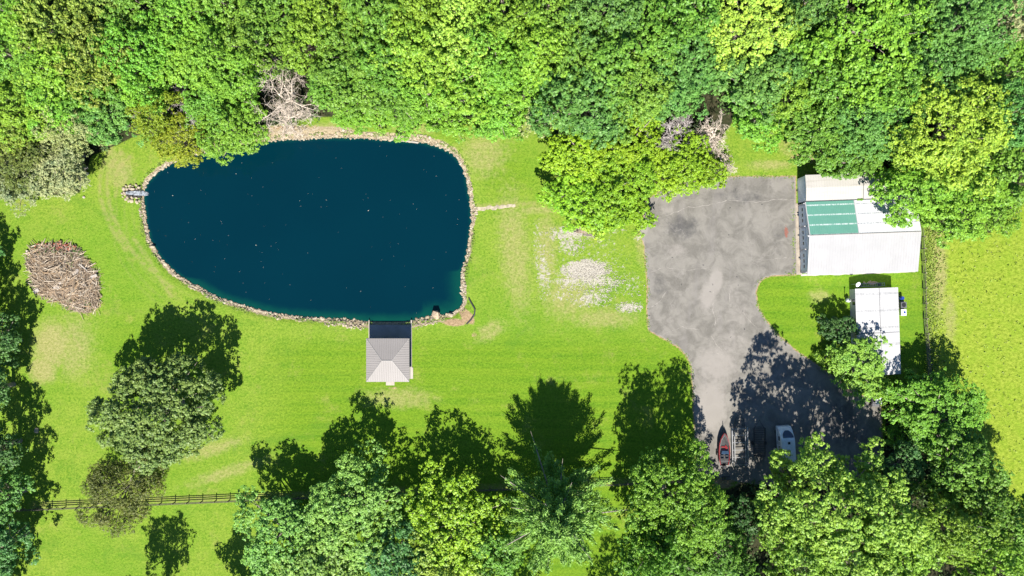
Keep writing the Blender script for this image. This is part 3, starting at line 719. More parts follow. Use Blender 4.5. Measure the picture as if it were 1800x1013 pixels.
def cabin():
    L, Wd, he, hr = 14.7, 7.15, 2.2, 2.95
    x, y = P(1493.2,509)
    t = empty('cabin', (x, y, 0), ROT, 'low cabin with stained white metal roof standing between barn and driveway', 'cabin')
    # local: x east 0..Wd, y from 0 down to -L
    m = MB(); m.box(0,-L,0,.1,0,he-.06); m.box(Wd-.1,-L,0,Wd,0,he-.06); m.box(.1,-.1,0,Wd-.1,0,he-.06); m.box(.1,-L,0,Wd-.1,-L+.1,he-.06)
    for yy in (0.0, -L):
        m.add([(0,yy,he-.06),(Wd,yy,he-.06),(Wd/2,yy,hr-.08)], [(0,1,2)])
    m.build('wall', M['trim'], t)
    for yy in (-2.2, -5.6): w = MB(); w.box(-.03,yy-.5,.9,-.003,yy+.5,1.8); w.build('window', M['glassd'], t)
    d = MB(); d.box(-.05,-9.4,.02,-.003,-8.5,2.0); d.build('door', M['walld'], t)
    Wm = Wd/2+.15
    slope_mesh((-.12,-L-.12,he),(-.12,.12,he),(Wm-.1,.12,hr),(Wm-.1,-L-.12,hr), .28, .02).build('roof', M['roof_old'], t)
    slope_mesh((Wd+.15,-L-.12,he),(Wd+.15,.12,he),(Wm-.1,.12,hr),(Wm-.1,-L-.12,hr), .28, .02).build('roof', M['roof_old'], t)
    m = MB()
    m.box(Wm-.13,-L-.12,hr-.01,Wm-.07,.12,hr+.025)
    sl = (hr-he)/(Wm-.1)
    m.prism([(-.1,-7.6,he+.0),(Wd+.1-Wm*0,-7.6,he-.01),(Wd+.1,-7.52,he-.01),(-.1,-7.52,he)],[(-.1,-7.6,he+.03),(Wd+.1,-7.6,he+.02),(Wd+.1,-7.52,he+.02),(-.1,-7.52,he+.03)])
    for xx in (-.1, Wm-.1): pass
    m.prism([(-.1,-7.62,he+.01),(Wm-.1,-7.62,hr+.01),(Wm-.1,-7.55,hr+.01),(-.1,-7.55,he+.01)],[(-.1,-7.62,he+.03),(Wm-.1,-7.62,hr+.03),(Wm-.1,-7.55,hr+.03),(-.1,-7.55,he+.03)])
    m.prism([(Wd+.12,-7.62,he+.01),(Wm-.1,-7.62,hr+.01),(Wm-.1,-7.55,hr+.01),(Wd+.12,-7.55,he+.01)],[(Wd+.12,-7.62,he+.03),(Wm-.1,-7.62,hr+.03),(Wm-.1,-7.55,hr+.03),(Wd+.12,-7.55,he+.03)])
    m.build('roof_seam', M['dkridge'], t)
cabin()
def cabin_things():
    # satellite dish on its mast
    x, y = P(1497,503)
    t = empty('satellite_dish', (x-.1, y+.3, 0), label='white satellite dish on a short mast at the corner of the cabin', cat='satellite dish')
    MB().tube([(0,0,0),(0,0,2.3)], .04, 6).build('mast', M['alu'], t)
    m = MB(); vs = [(0,0,0)]; fs = []; n = 16
    for k, (rr, z) in enumerate(((.22,.03),(.42,.12))):
        for j in range(n): a = 2*math.pi*j/n; vs.append((rr*math.cos(a), rr*1.1*math.sin(a), z))
    for j in range(n): fs.append((0,1+j,1+(j+1) % n)); fs.append((1+j,1+n+j,1+n+(j+1) % n,1+(j+1) % n))
    m.add(vs, fs); o = m.build('dish', M['rv'], t, True); o.location = (0,0,2.3); o.rotation_euler = (.5,.25,0)
    MB().tube([(0,0,2.3),(.2,-.45,2.7)], .02, 5).build('arm', M['dkmetal'], t)
    # ladder hung on the north wall
    x, y = P(1504,506); t = empty('ladder', (x, y+.15, .0), ROT, 'aluminium ladder lying along the north wall of the cabin', 'ladder')
    m = MB(); m.box(0,0,1.0,4.6,.06,1.08); m.build('side_rail', M['alu'], t); m = MB(); m.box(0,.5,1.0,4.6,.56,1.08); m.build('side_rail', M['alu'], t)
    for k in range(15): MB().box(.15+k*.31,.06,1.02,.20+k*.31,.5,1.06).build('rung', M['alu'], t)
    for xx in (.6, 3.9): MB().box(xx,.0,0,xx+.08,.56,1.0).build('bracket', M['dkmetal'], t)
    m = MB(); r = random.Random(4)
    for k in range(60): m.rock((r.gauss(0,.45), r.gauss(0,.14), .03), r.uniform(.08,.2), r, .3)
    o = m.build('leaf_pile', M['straw']); x, y = P(1532,500); o.location = (x, y+.25, 0); tag(o, 'small tan leaf pile in the shaded grass north of the cabin', 'leaf pile')
    # air conditioner, box and barrel on the east side
    x, y = P(1582,524); t = empty('barrel', (x, y, 0), label='blue plastic barrel against the east wall of the cabin', cat='barrel')
    m = MB(); m.tube([(0,0,0),(0,0,.06),(0,0,.45),(0,0,.85),(0,0,.9)], [.27,.3,.33,.3,.27], 14); m.build('drum', M['blue'], t, False)
    m = MB(); m.tube([(0,0,.9),(0,0,.95)], [.28,.26], 14); m.build('lid', M['blue'], t)
    x, y = P(1584,536); t = empty('air_conditioner', (x, y, 0), ROT, 'dark grey air conditioner unit beside the blue barrel', 'air conditioner')
    m = MB(); m.box(-.5,-.55,.05,.5,.5,.85); m.build('case', M['greybox'], t, bevel=.03)
    m = MB(); m.tube([(0,0,.852),(0,0,.875)], [.38,.38], 16); m.build('fan_grille', M['black'], t)
    m = MB(); m.box(-.6,-.65,0,.6,.6,.05); m.build('pad', M['lightconc'], t)
    x, y = P(1585,549); t = empty('storage_box', (x, y, 0), ROT, 'white plastic storage box with blue spot by the east wall', 'storage box')
    m = MB(); m.box(-.42,-.55,0,.42,.5,.6); m.build('tub', M['rv'], t, bevel=.03)
    m = MB(); m.box(-.46,-.59,.6,.46,.54,.66); m.build('lid', M['rv'], t, bevel=.02)
    m = MB(); m.box(-.02,-.2,.662,.3,.15,.72); m.build('handle', M['blue'], t)
    # tank and post on the west side
    x, y = P(1488,528); t = empty('gas_tank', (x, y, 0), label='small white gas tank beside the north-west corner of the cabin', cat='tank')
    m = MB(); m.tube([(0,0,.1),(0,0,.2),(0,0,.9),(0,0,1.05),(0,0,1.1)], [.22,.34,.34,.2,.08], 14); m.build('tank', M['rv'], t, True)
    m = MB(); m.tube([(0,0,1.1),(0,0,1.22)], .12, 8); m.build('valve', M['dkmetal'], t)
    m = MB(); m.tube([(0,0,0),(0,0,.12)], .25, 12); m.build('foot_ring', M['dkmetal'], t)
    for (px, py, h, lab) in ((1453,603,1.6,'thin dark post standing in the shaded grass west of the cabin'),(1208,655,1.5,'thin dark post on the lawn beside the left edge of the driveway'),(1484,522,1.7,'dark garden stake leaning near the white gas tank')):
        x, y = P(px, py); t = empty('marker_post', (x, y, 0), label=lab, cat='post')
        MB().tube([(0,0,-.1),(.05,0,h)], .06, 6).build('shaft', M['dkmetal'], t); m = MB(); m.box(-.09,-.09,h,.19,.09,h+.12); m.build('cap', M['dkmetal'], t)
    # low timber deck peeking out under the tree by the driveway
    x, y = P(1494,688); t = empty('wooden_deck', (x, y, 0), -.6, 'small tan wooden deck corner under the tree beside the driveway', 'deck')
    m = MB()
    for k in range(6): m.box(-.9,-.75+k*.25,.16,.9,-.53+k*.25,.2)
    m.build('boards', M['plank'], t); m = MB(); m.box(-.85,-.7,0,-.75,.7,.16); m.box(.75,-.7,0,.85,.7,.16); m.build('joist', M['oldwood'], t)
cabin_things()
def utility_cart(px, py, rz, label):
    x, y = P(px, py, 1); t = empty('utility_cart', (x, y, 0), rz, label, 'utility cart', 'utility carts by the cabin')
    m = MB(); m.prism([(-.62,-1.35,.35),(.62,-1.35,.35),(.68,1.0,.35),(-.68,1.0,.35)],[(-.6,-1.3,.75),(.6,-1.3,.75),(.62,.95,.8),(-.62,.95,.8)]); m.prism([(-.6,1.0,.35),(.6,1.0,.35),(.5,1.45,.4),(-.5,1.45,.4)],[(-.58,1.0,.8),(.58,1.0,.8),(.45,1.4,.65),(-.45,1.4,.65)])
    m.build('body', M['greybox'], t, bevel=.03)
    m = MB(); m.box(-.62,-.75,1.75,.62,.65,1.79); m.build('roof_panel', M['rv'], t, bevel=.02)
    m = MB(); m.box(-.03,-.72,1.792,.03,.62,1.81); m.box(-.6,-.1,1.792,.6,-.04,1.81); m.box(-.6,-.72,1.792,-.54,.62,1.812); m.box(.54,-.72,1.792,.6,.62,1.812); m.build('roof_rib', M['dkmetal'], t)
    for sx in (-.58,.58):
        for sy in (-.7,.6): MB().tube([(sx,sy,.7),(sx,sy,1.75)], .03, 5).build('roof_post', M['dkmetal'], t)
    for sx in (-.66,.66):
        for sy in (-.95,1.0):
            MB().tube([(sx-.12,sy,.3),(sx+.12,sy,.3)], .3, 12).build('wheel', M['rubber'], t)
    m = MB(); m.box(-.5,-.4,.75,.5,.0,.95); m.box(-.5,-.5,.8,.5,-.38,1.35); m.build('seat', M['black'], t)
utility_cart(1541,702,0,'white-topped utility cart parked under the tree south of the cabin')
utility_cart(1566,694,.1,'darker utility cart half hidden at the south-east corner of the cabin')

def pavilion():
    x0, y0 = P(681,633.5, 3.0); 
    t = empty('pavilion', (x0, y0, 0), 0, 'square open pavilion with taupe hip roof on the south shore of the pond', 'pavilion')
    he, hr, a = 2.75, 3.55, 3.68; b = 3.72; rg = .86
    sl = lambda *c: slope_mesh(*c, .38, .03)
    sl((-a,b,he),(a,b,he),(rg,0,hr),(-rg,0,hr)).build('roof', M['roof_taupe'], t)
    sl((a,-b,he),(-a,-b,he),(-rg,0,hr),(rg,0,hr)).build('roof', M['roof_taupe'], t)
    for s in (-1, 1):
        A = (s*a,-b,he); B = (s*a,b,he); C = (s*rg,0,hr)
        slope_mesh(A, B, (s*rg,.001,hr), (s*rg,-.001,hr), .38, .03).build('roof', M['roof_taupe'], t)
    for s in (-1, 1):
        for q in (-1, 1):
            MB().tube([(s*a,q*b,he),(s*rg,0,hr)], .055, 5).build('hip_cap', M['ridge'], t)
    MB().tube([(-rg,0,hr),(rg,0,hr)], .07, 5).build('ridge_cap', M['ridge'], t)
    m = MB(); m.box(-a,-b-.03,he-.2,a,-b+.05,he-.07); m.box(-a,b-.05,he-.2,a,b+.03,he-.07); m.box(-a-.03,-b+.06,he-.2,-a+.05,b-.06,he-.07); m.box(a-.05,-b+.06,he-.2,a+.03,b-.06,he-.07); m.build('fascia', M['roof_taupe'], t)
    for sx in (-3.2, 0, 3.2):
        for sy in (-3.2, 3.2): m = MB(); m.box(sx-.1,sy-.1,.09,sx+.1,sy+.1,he-.05); m.build('post', M['roof_taupe'], t)
    # slab: runs north to the water; sits lower-left of the roof in plan
    def loc(px, py): X, Y = P(px, py); return X-x0, Y-y0
    (ax, ay), (bx, by) = loc(649.5,571), loc(722,666)
    m = MB(); m.box(ax,by,-.3,bx,ay,.09); m.build('slab', M['slab'], t, bevel=.02)
    m = MB(); (c0, _), (c1, _) = loc(649,563), loc(651,563); yt = loc(0,563)[1]
    m.box(ax-.13,ay-2.6,-.9,ax-.01,yt,.13); m.build('retaining_wall', M['lightconc'], t)
    m = MB(); m.box(bx+.01,by+.0,-.9,bx+.42,by+1.995,.11); m.box(bx+.01,by+2.0,-.9,bx+.22,yt,.11); m.build('retaining_wall', M['lightconc'], t)
    (sx, sy) = loc(686,674); m = MB(); m.box(sx-.75,sy-.35,-.05,sx+.75,sy+.5,.06); m.build('step', M['lightconc'], t, bevel=.02)
    m = MB(); m.box(-1.9,1.2,.45,1.9,1.9,.5); m.box(-1.8,1.25,.1,-1.7,1.85,.45); m.box(1.7,1.25,.1,1.8,1.85,.45); m.build('bench', M['plank'], t)
pavilion()
def pallets():
    x, y = P(1022,405); t = empty('pallet', (x, y, 0), -.08, 'weathered wooden pallet of planks at the foot of the lime tree by the gravel', 'pallet')
    m = MB()
    for k in range(7): m.box(-.9+k*.27,-.55,.13,-.70+k*.27,.55,.16)
    m.build('deck_boards', M['plank'], t)
    m = MB()
    for yy in (-.5,-.04,.42): m.box(-.9,yy,.02,.92,yy+.09,.13)
    m.build('stringer', M['oldwood'], t)
    x, y = P(1012,403); t = empty('crate', (x, y, 0), .1, 'open slatted grey crate left of the wooden pallet', 'crate')
    m = MB()
    for zz in (.1,.35,.6): m.box(-.4,-.5,zz,-.36,.5,zz+.1); m.box(.36,-.5,zz,.4,.5,zz+.1); m.box(-.36,-.5,zz,.36,-.46,zz+.1); m.box(-.36,.46,zz,.36,.5,zz+.1)
    m.build('slats', M['oldwood'], t)
    m = MB()
    for sx in (-.34,.3):
        for sy in (-.44,.4): m.box(sx,sy,0,sx+.05,sy+.05,.75)
    m.build('corner_posts', M['greywood'], t)
    x, y = P(1036,414.5)
    o = MB().box(-1.2,-.1,0,1.2,.1,.12).box(-.9,.14,0,1.3,.3,.1).build('lumber', M['greywood']); o.location = (x, y, 0); o.rotation_euler = (0,0,-.12); tag(o, 'grey lumber beams lying just south of the wooden pallet', 'lumber')
pallets()

# ------------------------------------------------------------------ brush pile
def brush_pile():
    poly = W([(50,440),(75,428),(105,428),(140,438),(157,462),(175,492),(178,520),(172,542),(150,553),(125,548),(100,530),(72,520),(56,495),(48,465)])
    c = P(115,490); t = empty('brush_pile', c+(0,), label='large oval pile of dead branches, boards and bricks on the lawn', cat='brush pile')
    r = random.Random(31); pts = []
    while len(pts) < 2600:
        x, y = r.uniform(c[0]-7, c[0]+7), r.uniform(c[1]-7, c[1]+7)
        d = sdf(np.array([x]), np.array([y]), poly)[0]
        cl = math.sin(x*1.7+y*.6)*math.cos(y*1.9-x*.5)
        if d < .25*r.random() and (cl > -.35 or r.random() < .35): pts.append((x-c[0], y-c[1], min(1.0, .22*-d+.05)*1.1))
    m = MB()
    for k, (x, y, z) in enumerate(pts):
        a = r.gauss(.4+1.2*math.sin(x*.5+y*.4), .7); L = r.choice((.3,.5,.8,1.3,2.3)) ; zz = z+r.uniform(-.1,.3)
        dx, dy = math.cos(a)*L*.5, math.sin(a)*L*.5; rr = r.choice((.015,.025,.04,.075))
        b = r.uniform(-.15,.15)
        m.tube([(x-dx,y-dy,max(0,zz-b)),(x+r.uniform(-.05,.05),y+r.uniform(-.05,.05),zz+.05),(x+dx,y+dy,max(0,zz+b))], [rr,rr*.9,rr*.6], 4)
    m.build('branches', M['sticks'], t)
    # heap core
    n = len(poly); m = MB(); vs = [(0,0,.95)]; fs = []
    for lev, (s, z) in enumerate(((.5,.75),(.8,.4),(.96,.0))):
        for p in poly: vs.append(((p[0]-c[0])*s, (p[1]-c[1])*s, z+r.uniform(-.1,.1)*(lev < 2)))
    for j in range(n): fs.append((0,1+j,1+(j+1) % n))
    for lev in range(2):
        for j in range(n): a = 1+lev*n; fs.append((a+j,a+n+j,a+n+(j+1) % n,a+(j+1) % n))
    m.add(vs, fs); m.build('heap', M['heap'], t)
    m = MB()
    for k in range(120):
        px, py = r.gauss(106,14), r.gauss(435,4); x, y = P(px, py); m.box(x-c[0]-.12,y-c[1]-.06,.1,x-c[0]+.12,y-c[1]+.06,.2+r.uniform(0,.35), r.uniform(0,3.1))
    tag(m.build('bricks', M['brick'], t), kind='stuff')
    m = MB()
    for (px, py, w, h, a) in ((70,455,.5,.3,.4),(63,450,.35,.3,1),(137,480,.5,.3,.2),(105,505,.45,.35,-.3),(67,512,.5,.3,.6),(111,495,.2,.5,.3),(168,486,.55,.25,.4),(140,476,.3,.2,0),(82,445,.3,.2,.9),(150,500,.7,.12,-.5),(150,470,.9,.1,-.7)):
        x, y = P(px, py); x -= c[0]; y -= c[1]; z = .95 - .11*math.hypot(x, y); m.box(x-w,y-h,z+.1,x+w,y+h,z+.16, a)
    m.build('boards', M['lightconc'], t)
    rg = np.random.default_rng(4); k = 260; C = np.stack([rg.uniform(-5.5, 5.5, k), rg.uniform(-5.5, 5.5, k), rg.uniform(.3, 1.0, k)], 1)
    ok = [(abs(a) < 5 and (abs(b) > 3.5 or (-1 < a < 2.5 and 1 < b < 3.6))) and sdf(np.array([a+c[0]]), np.array([b+c[1]]), poly)[0] < .1 for a, b, _ in C]; C = np.repeat(C[ok], 5, 0); C += rg.normal(size=C.shape)*.12
    N_ = rg.normal(size=C.shape)*.5+np.array([0, 0, 1]); vv, ff = leaf_quads(C, N_, .11*rg.uniform(.5, 1.4, len(C)), rg)
    tag(link('weeds', np_mesh('weeds', vv, ff, M['under']), t), kind='stuff')
    x, y = P(49,444); t = empty('stump', (x, y, 0), label='short pale log standing at the left end of the brush pile', cat='log')
    MB().tube([(0,-.35,.2),(0,.35,.2)], .2, 9).build('log', M['dead'], t)
M['heap'] = simple('heap_litter', (.18,.13,.085), .95, var=.6, scale=2.5, dirt=(.06,.05,.04))
brush_pile()

# ------------------------------------------------------------------ vehicles on the driveway
def runabout():
    x, y = P(1270,787); t = empty('boat_trailer_boat', (x, y, 0), 0)
    t.name = 'motor_boat'; tag(t, 'red and black motor boat with pointed bow parked on the driveway', 'boat')
    hw = [(-2.75,.78),(-1.6,.95),(-.4,1.0),(.8,.92),(1.7,.68),(2.4,.36),(2.8,.03)]
    def loop(dz, k, inset=0): return [(-max(.02, w*k-inset), yy, dz+.06*max(0, yy)) for yy, w in hw]+[(max(.02, w*k-inset), yy, dz+.06*max(0, yy)) for yy, w in reversed(hw)]
    m = MB(); lo = loop(.45,.35); mi = loop(.75,.9); hi = loop(1.15,1); inn = loop(1.15,1,.16); n = len(hi)
    vs = lo+mi+hi+inn; fs = [tuple(range(n))]
    for l in range(3):
        for j in range(n): fs.append((l*n+j, l*n+(j+1) % n, (l+1)*n+(j+1) % n, (l+1)*n+j))
    m.add(vs, fs); m.build('hull', M['red'], t)
    dk = loop(1.0,1,.17); m = MB(); m.add(dk, [tuple(range(n))]); m.build('deck', M['black'], t)
    m = MB(); m.prism([(-.75,-.9,1.1),(.75,-.9,1.1),(.6,.0,1.1),(-.6,.0,1.1)],[(-.7,-.8,1.5),(.7,-.8,1.5),(.5,-.25,1.5),(-.5,-.25,1.5)]); m.build('windshield', M['rvglass'], t)
    for sx in (-.4,.4):
        m = MB(); m.box(sx-.24,-1.55,1.05,sx+.24,-1.1,1.25); m.box(sx-.24,-1.62,1.05,sx+.24,-1.52,1.6); m.build('seat', M['greybox'], t, bevel=.03)
    m = MB(); m.tube([(-.9,-1.9,1.15),(-.85,-1.9,1.9),(.85,-1.9,1.9),(.9,-1.9,1.15)], .035, 6); m.tube([(-.9,-1.2,1.15),(-.85,-1.8,1.9)], .03, 6); m.tube([(.9,-1.2,1.15),(.85,-1.8,1.9)], .03, 6); m.build('tow_arch', M['alu'], t)
    m = MB(); m.box(-.55,.25,1.08,-.05,.5,1.2); m.prism([(-.1,.3,1.06),(.5,-.1,1.06),(.55,.3,1.06),(.2,.75,1.06)],[(-.1,.3,1.18),(.5,-.1,1.18),(.55,.3,1.18),(.2,.75,1.18)]); m.build('bow_cushion', M['red'], t)
    m = MB(); m.box(-.28,-3.35,.6,.28,-2.8,1.4); m.build('outboard_motor', M['black'], t, bevel=.08)
    m = MB(); m.tube([(-.85,-2.3,1.19),(-.8,-2.95,1.2),(-.35,-3.05,1.2)], .05, 6); m.tube([(.85,-2.3,1.19),(.8,-2.95,1.2),(.35,-3.05,1.2)], .05, 6); m.build('swim_rail', M['alu'], t)
    m = MB(); m.tube([(-.8,.6,1.28),(-.55,1.7,1.35),(0,2.65,1.42),(.55,1.7,1.35),(.8,.6,1.28)], .03, 6); m.build('bow_rail', M['alu'], t)
    # trailer
    x2 = empty('boat_trailer', (x, y, 0), 0, 'dark steel trailer carrying the red motor boat', 'trailer')
    m = MB(); m.tube([(-.8,-2.7,.42),(-.8,1.2,.42),(0,3.4,.42),(0,4.3,.42)], .05, 5); m.tube([(.8,-2.7,.42),(.8,1.2,.42),(0,3.4,.42)], .05, 5)
    for yy in (-2.2,-.6,1.1): m.tube([(-.8,yy,.42),(.8,yy,.42)], .045, 5)
    m.build('frame', M['dkmetal'], x2)
    for s in (-1,1): MB().tube([(s*.98,-.9,.33),(s*1.2,-.9,.33)], .33, 14).build('wheel', M['rubber'], x2)
runabout()
def pontoon_trailer():
    x, y = P(1299,782); t = empty('trailer', (x, y, 0), .02, 'long empty pontoon trailer with pale double rails beside the red boat', 'trailer')
    for s in (-1,1):
        for q, w in ((1.35,.09),(.95,.075)):
            m = MB(); m.box(s*q-w,-3.6,.55,s*q+w,3.2 if q > 1 else 2.4,.66); m.build('rail', M['alu'], t)
    m = MB()
    for yy in (-3.4,-2.1,-.8,.5,1.8,2.9): m.box(-1.3,yy-.05,.44,1.3,yy+.05,.54)
    m.build('cross_bars', M['alu'], t)
    m = MB(); m.tube([(-1.0,2.8,.5),(-.7,4.6,.5),(0,5.7,.5),(.7,4.6,.5),(1.0,2.8,.5)], .06, 6)
    for k, yy in enumerate((3.3,3.8,4.3,4.8)): w = .95-.13*k; m.tube([(-w,yy,.5),(w,yy,.5)], .04, 5)
    m.tube([(-.9,3.3,.5),(.7,4.3,.5)], .035, 5); m.tube([(.9,3.3,.5),(-.7,4.3,.5)], .035, 5)
    m.build('tongue', M['dkmetal'], t)
    m = MB(); m.tube([(0,4.4,.5),(0,4.4,1.1),(0,4.7,1.2)], .06, 6); m.build('winch_post', M['dkmetal'], t)
    for s in (-1,1):
        for yy in (-1.4,-.7): MB().tube([(s*1.05-.1,yy,.28),(s*1.05+.1,yy,.28)], .28, 12).build('wheel', M['rubber'], t)
pontoon_trailer()
def dark_trailer():
    x, y = P(1333,775); t = empty('trailer', (x, y, 0), 0, 'low dark utility trailer in the shade between pontoon trailer and camper', 'trailer')
    m = MB(); m.box(-1.0,-2.6,.45,-.92,2.4,.75); m.box(.92,-2.6,.45,1.0,2.4,.75); m.box(-.92,-2.6,.45,.92,-2.52,.75); m.box(-.92,2.32,.45,.92,2.4,.75); m.build('side_rail', M['dkmetal'], t)
    m = MB(); 
    for k in range(12): m.box(-.91,-2.5+k*.4,.44,.91,-2.5+k*.4+.12,.48)
    m.build('floor_slats', M['oldwood'], t)
    m = MB(); m.tube([(-.8,2.4,.45),(0,3.7,.45),(.8,2.4,.45)], .05, 5); m.build('tongue', M['dkmetal'], t)
    for s in (-1,1): MB().tube([(s*1.03,-.3,.32),(s*1.22,-.3,.32)], .32, 12).build('wheel', M['rubber'], t)
dark_trailer()
def camper():
    x, y = P(1361,748); t = empty('camper', (x, y, 0), math.radians(3.5), 'white camper with curved dark front window half hidden under the tree', 'camper')
    # local: x 0..2.35 east, y 0 (nose, north) to -6.8
    w, H = 2.35, 2.85; 
    prof = [(0,.55),(.05,1.3),(-.45,1.95),(-1.7,2.75),(-2.1,H),(-6.6,H),(-6.8,2.7),(-6.8,.55)]
    def side(xx, ins=0): return [(xx, yy-ins*(yy > -1), z) for yy, z in prof]
    m = MB(); L = side(0.0); I0 = [(0.12, a[1], a[2]+(.06 if 1.5 < a[2] else 0)) for a in L]; I1 = [(w-.12, a[1], a[2]) for a in I0]; R = side(w); n = len(prof)
    vs = L+I0+I1+R; fs = [tuple(range(n)), tuple(range(3*n, 4*n))[::-1]]
    for l in range(3):
        for j in range(n): fs.append((l*n+j, (l+1)*n+j, (l+1)*n+(j+1) % n, l*n+(j+1) % n))
    m.add(vs, fs); m.build('body', M['rv'], t, bevel=.05)
    # curved window laid on the sloping nose
    a = Vector((0,-.55,2.10)); b = Vector((0,-1.62,2.80)); m = MB(); vs = []
    cx = w/2+.1
    for k in range(13):
        s = math.pi*k/12; u = math.cos(s)*.86; v = math.sin(s)
        p = b.lerp(a, min(1, v*1.05)); vs.append((cx+u, p.y, p.z+.045))
    base = [(v_[0], v_[1], v_[2]-.04) for v_ in vs]
    m.prism(base, vs); m.build('front_window', M['rvglass'], t)
    m = MB(); pts = [(v_[0]+(v_[0]-cx)*.04, v_[1], v_[2]+.01) for v_ in vs]; m.tube(pts, .035, 5); m.build('window_trim', M['dkmetal'], t)
    m = MB(); m.box(cx-.2,-2.75,H+.062,cx+.2,-2.35,H+.13); m.build('roof_hatch', M['black'], t, bevel=.02)
    m = MB(); m.box(cx-.35,-4.6,H+.062,cx+.35,-3.9,H+.3); m.build('roof_unit', M['rv'], t, bevel=.05)
    for (y0, y1) in ((-2.3,-1.5),(-4.6,-3.2)):
        m = MB(); m.box(-.02,y0,1.55,-.002,y1,2.2); m.build('side_window', M['rvglass'], t)
    m = MB(); m.box(-.02,-3.05,.6,-.002,-2.45,2.35); m.build('door', M['trim'], t)
    m = MB(); m.box(-.025,-6.6,1.25,-.003,-.3,1.32); m.build('stripe', M['blue'], t)
    for sx in (.12, w-.12):
        for yy in (-1.1,-5.3): MB().tube([(sx-.11,yy,.38),(sx+.11,yy,.38)], .38, 14).build('wheel', M['rubber'], t)
    m = MB(); m.box(.1,-.02,.45,w-.1,.12,.7); m.build('bumper', M['alu'], t)
camper()
o = MB().tube([(0,0,.12),(1.1,.15,.14),(2.0,-.1,.13),(2.6,-.5,.08)], [.08,.1,.09,.05], 6).tube([(1.1,.15,.12),(1.5,.5,.25)], [.06,.02], 5).tube([(.3,0,.12),(.1,.3,.3)], [.05,.02], 5).build('fallen_log', M['dkbark'] if 'dkbark' in M else M['bark'])
x, y = P(1402,276); o.location = (x, y, 0); tag(o, 'dark fallen branch on bare ground north of the beige-roofed shed', 'branch')
mb = MB(); mb.tube([(0,0,.15),(1.5,.1,.15)], .06, 5); mb.tube([(0,-.5,.15),(1.6,-.45,.15)], .06, 5)
for k in range(5): mb.box(.1+k*.33,-.5,.1,.16+k*.33,.1,.14)
o = mb.build('steel_rack', M['dkmetal']); x, y = P(1268,838); o.location = (x, y, 0); tag(o, 'dark steel rack lying on the south edge of the driveway', 'rack')

# ------------------------------------------------------------------ trees
def rdir(rng, n): return unit(rng.normal(size=(n, 3)))

def crown_points(seed, R, H, leaf, puff, dens=1.0, rough=.16, low=-.45, flat=1.0, l1=.28):
    rng = np.random.default_rng(seed)
    zc, cz = .62*H, .38*H
    rho = min(max(l1*R, .7), 2.3)
    n1 = int(max(10, .88*(R/rho)**2*4.2*dens)); ph = rng.uniform(0, 6.28, 6)
    k = np.arange(n1)+.5; zz = low+(1-low)*(k/n1); az = k*2.39996+rng.normal(0, .35, n1)
    rr = np.sqrt(np.maximum(0, 1-zz**2)); D = np.stack([rr*np.cos(az), rr*np.sin(az), zz], 1)
    env = 1+1.35*rough*(np.sin(2*az+ph[0])+.7*np.sin(3*az+ph[1])+.6*np.sin(5*az+ph[2]))*rr + rng.normal(0, .09, n1)
    f = env*rng.uniform(.50, .98, n1)
    C1 = D*f[:, None]*np.array([R-rho*.35, R-rho*.35, cz-rho*.3]); C1[:, 2] *= flat; C1[:, 2] += zc
    r1 = rho*rng.uniform(.7, 1.2, n1)
    n2 = int(2*math.pi*rho*rho/(math.pi*puff*puff)*.92)
    O = np.repeat(C1, n2, 0); Dn = unit(rdir(rng, len(O))+np.repeat(D, n2, 0)*.55+np.array([0, 0, .25]))
    C2 = O+Dn*(np.repeat(r1, n2)*rng.uniform(.6, 1.15, len(O)))[:, None]*np.array([1, 1, .8])
    n3 = 14
    O3 = np.repeat(C2, n3, 0); D3 = unit(rdir(rng, len(O3))+np.repeat(Dn, n3, 0)*.5+np.array([0, 0, .2]))
    C3 = O3+D3*(puff*rng.uniform(.25, .92, len(O3)))[:, None]
    N3 = unit(D3+np.array([0, 0, .75])+rdir(rng, len(O3))*.45)
    S = leaf*rng.uniform(.6, 1.3, len(C3))
    v, f_ = leaf_quads(C3, N3, S, rng)
    return v, f_, C1, rng

def trunk_mesh(seed, H, R, C1, m, thick=None):
    r = random.Random(seed); mb = MB(); rb = thick or .022*H+.08
    zt = .62*H
    mb.tube([(0,0,-.2),(r.uniform(-.1,.1),r.uniform(-.1,.1),H*.2),(r.uniform(-.2,.2),r.uniform(-.2,.2),H*.42),(r.uniform(-.3,.3),r.uniform(-.3,.3),zt),(0,0,H*.85)], [rb*1.4, rb, rb*.8, rb*.5, rb*.12], 7)
    idx = list(range(len(C1))); r.shuffle(idx)
    for i in idx[:22]:
        c = Vector(C1[i]); z0 = H*r.uniform(.25,.5); st = Vector((0,0,z0)); mid = st.lerp(c, .5)+Vector((r.uniform(-.3,.3), r.uniform(-.3,.3), .12*H*.3))
        e = c+(c-mid)*r.uniform(.1,.45); mb.tube([st, mid, c, e], [rb*.42, rb*.25, rb*.12, .02], 5)
    me = bpy.data.meshes.new('trunk'); me.from_pydata(mb.v, [], mb.f); me.materials.append(m); me.update(); return me

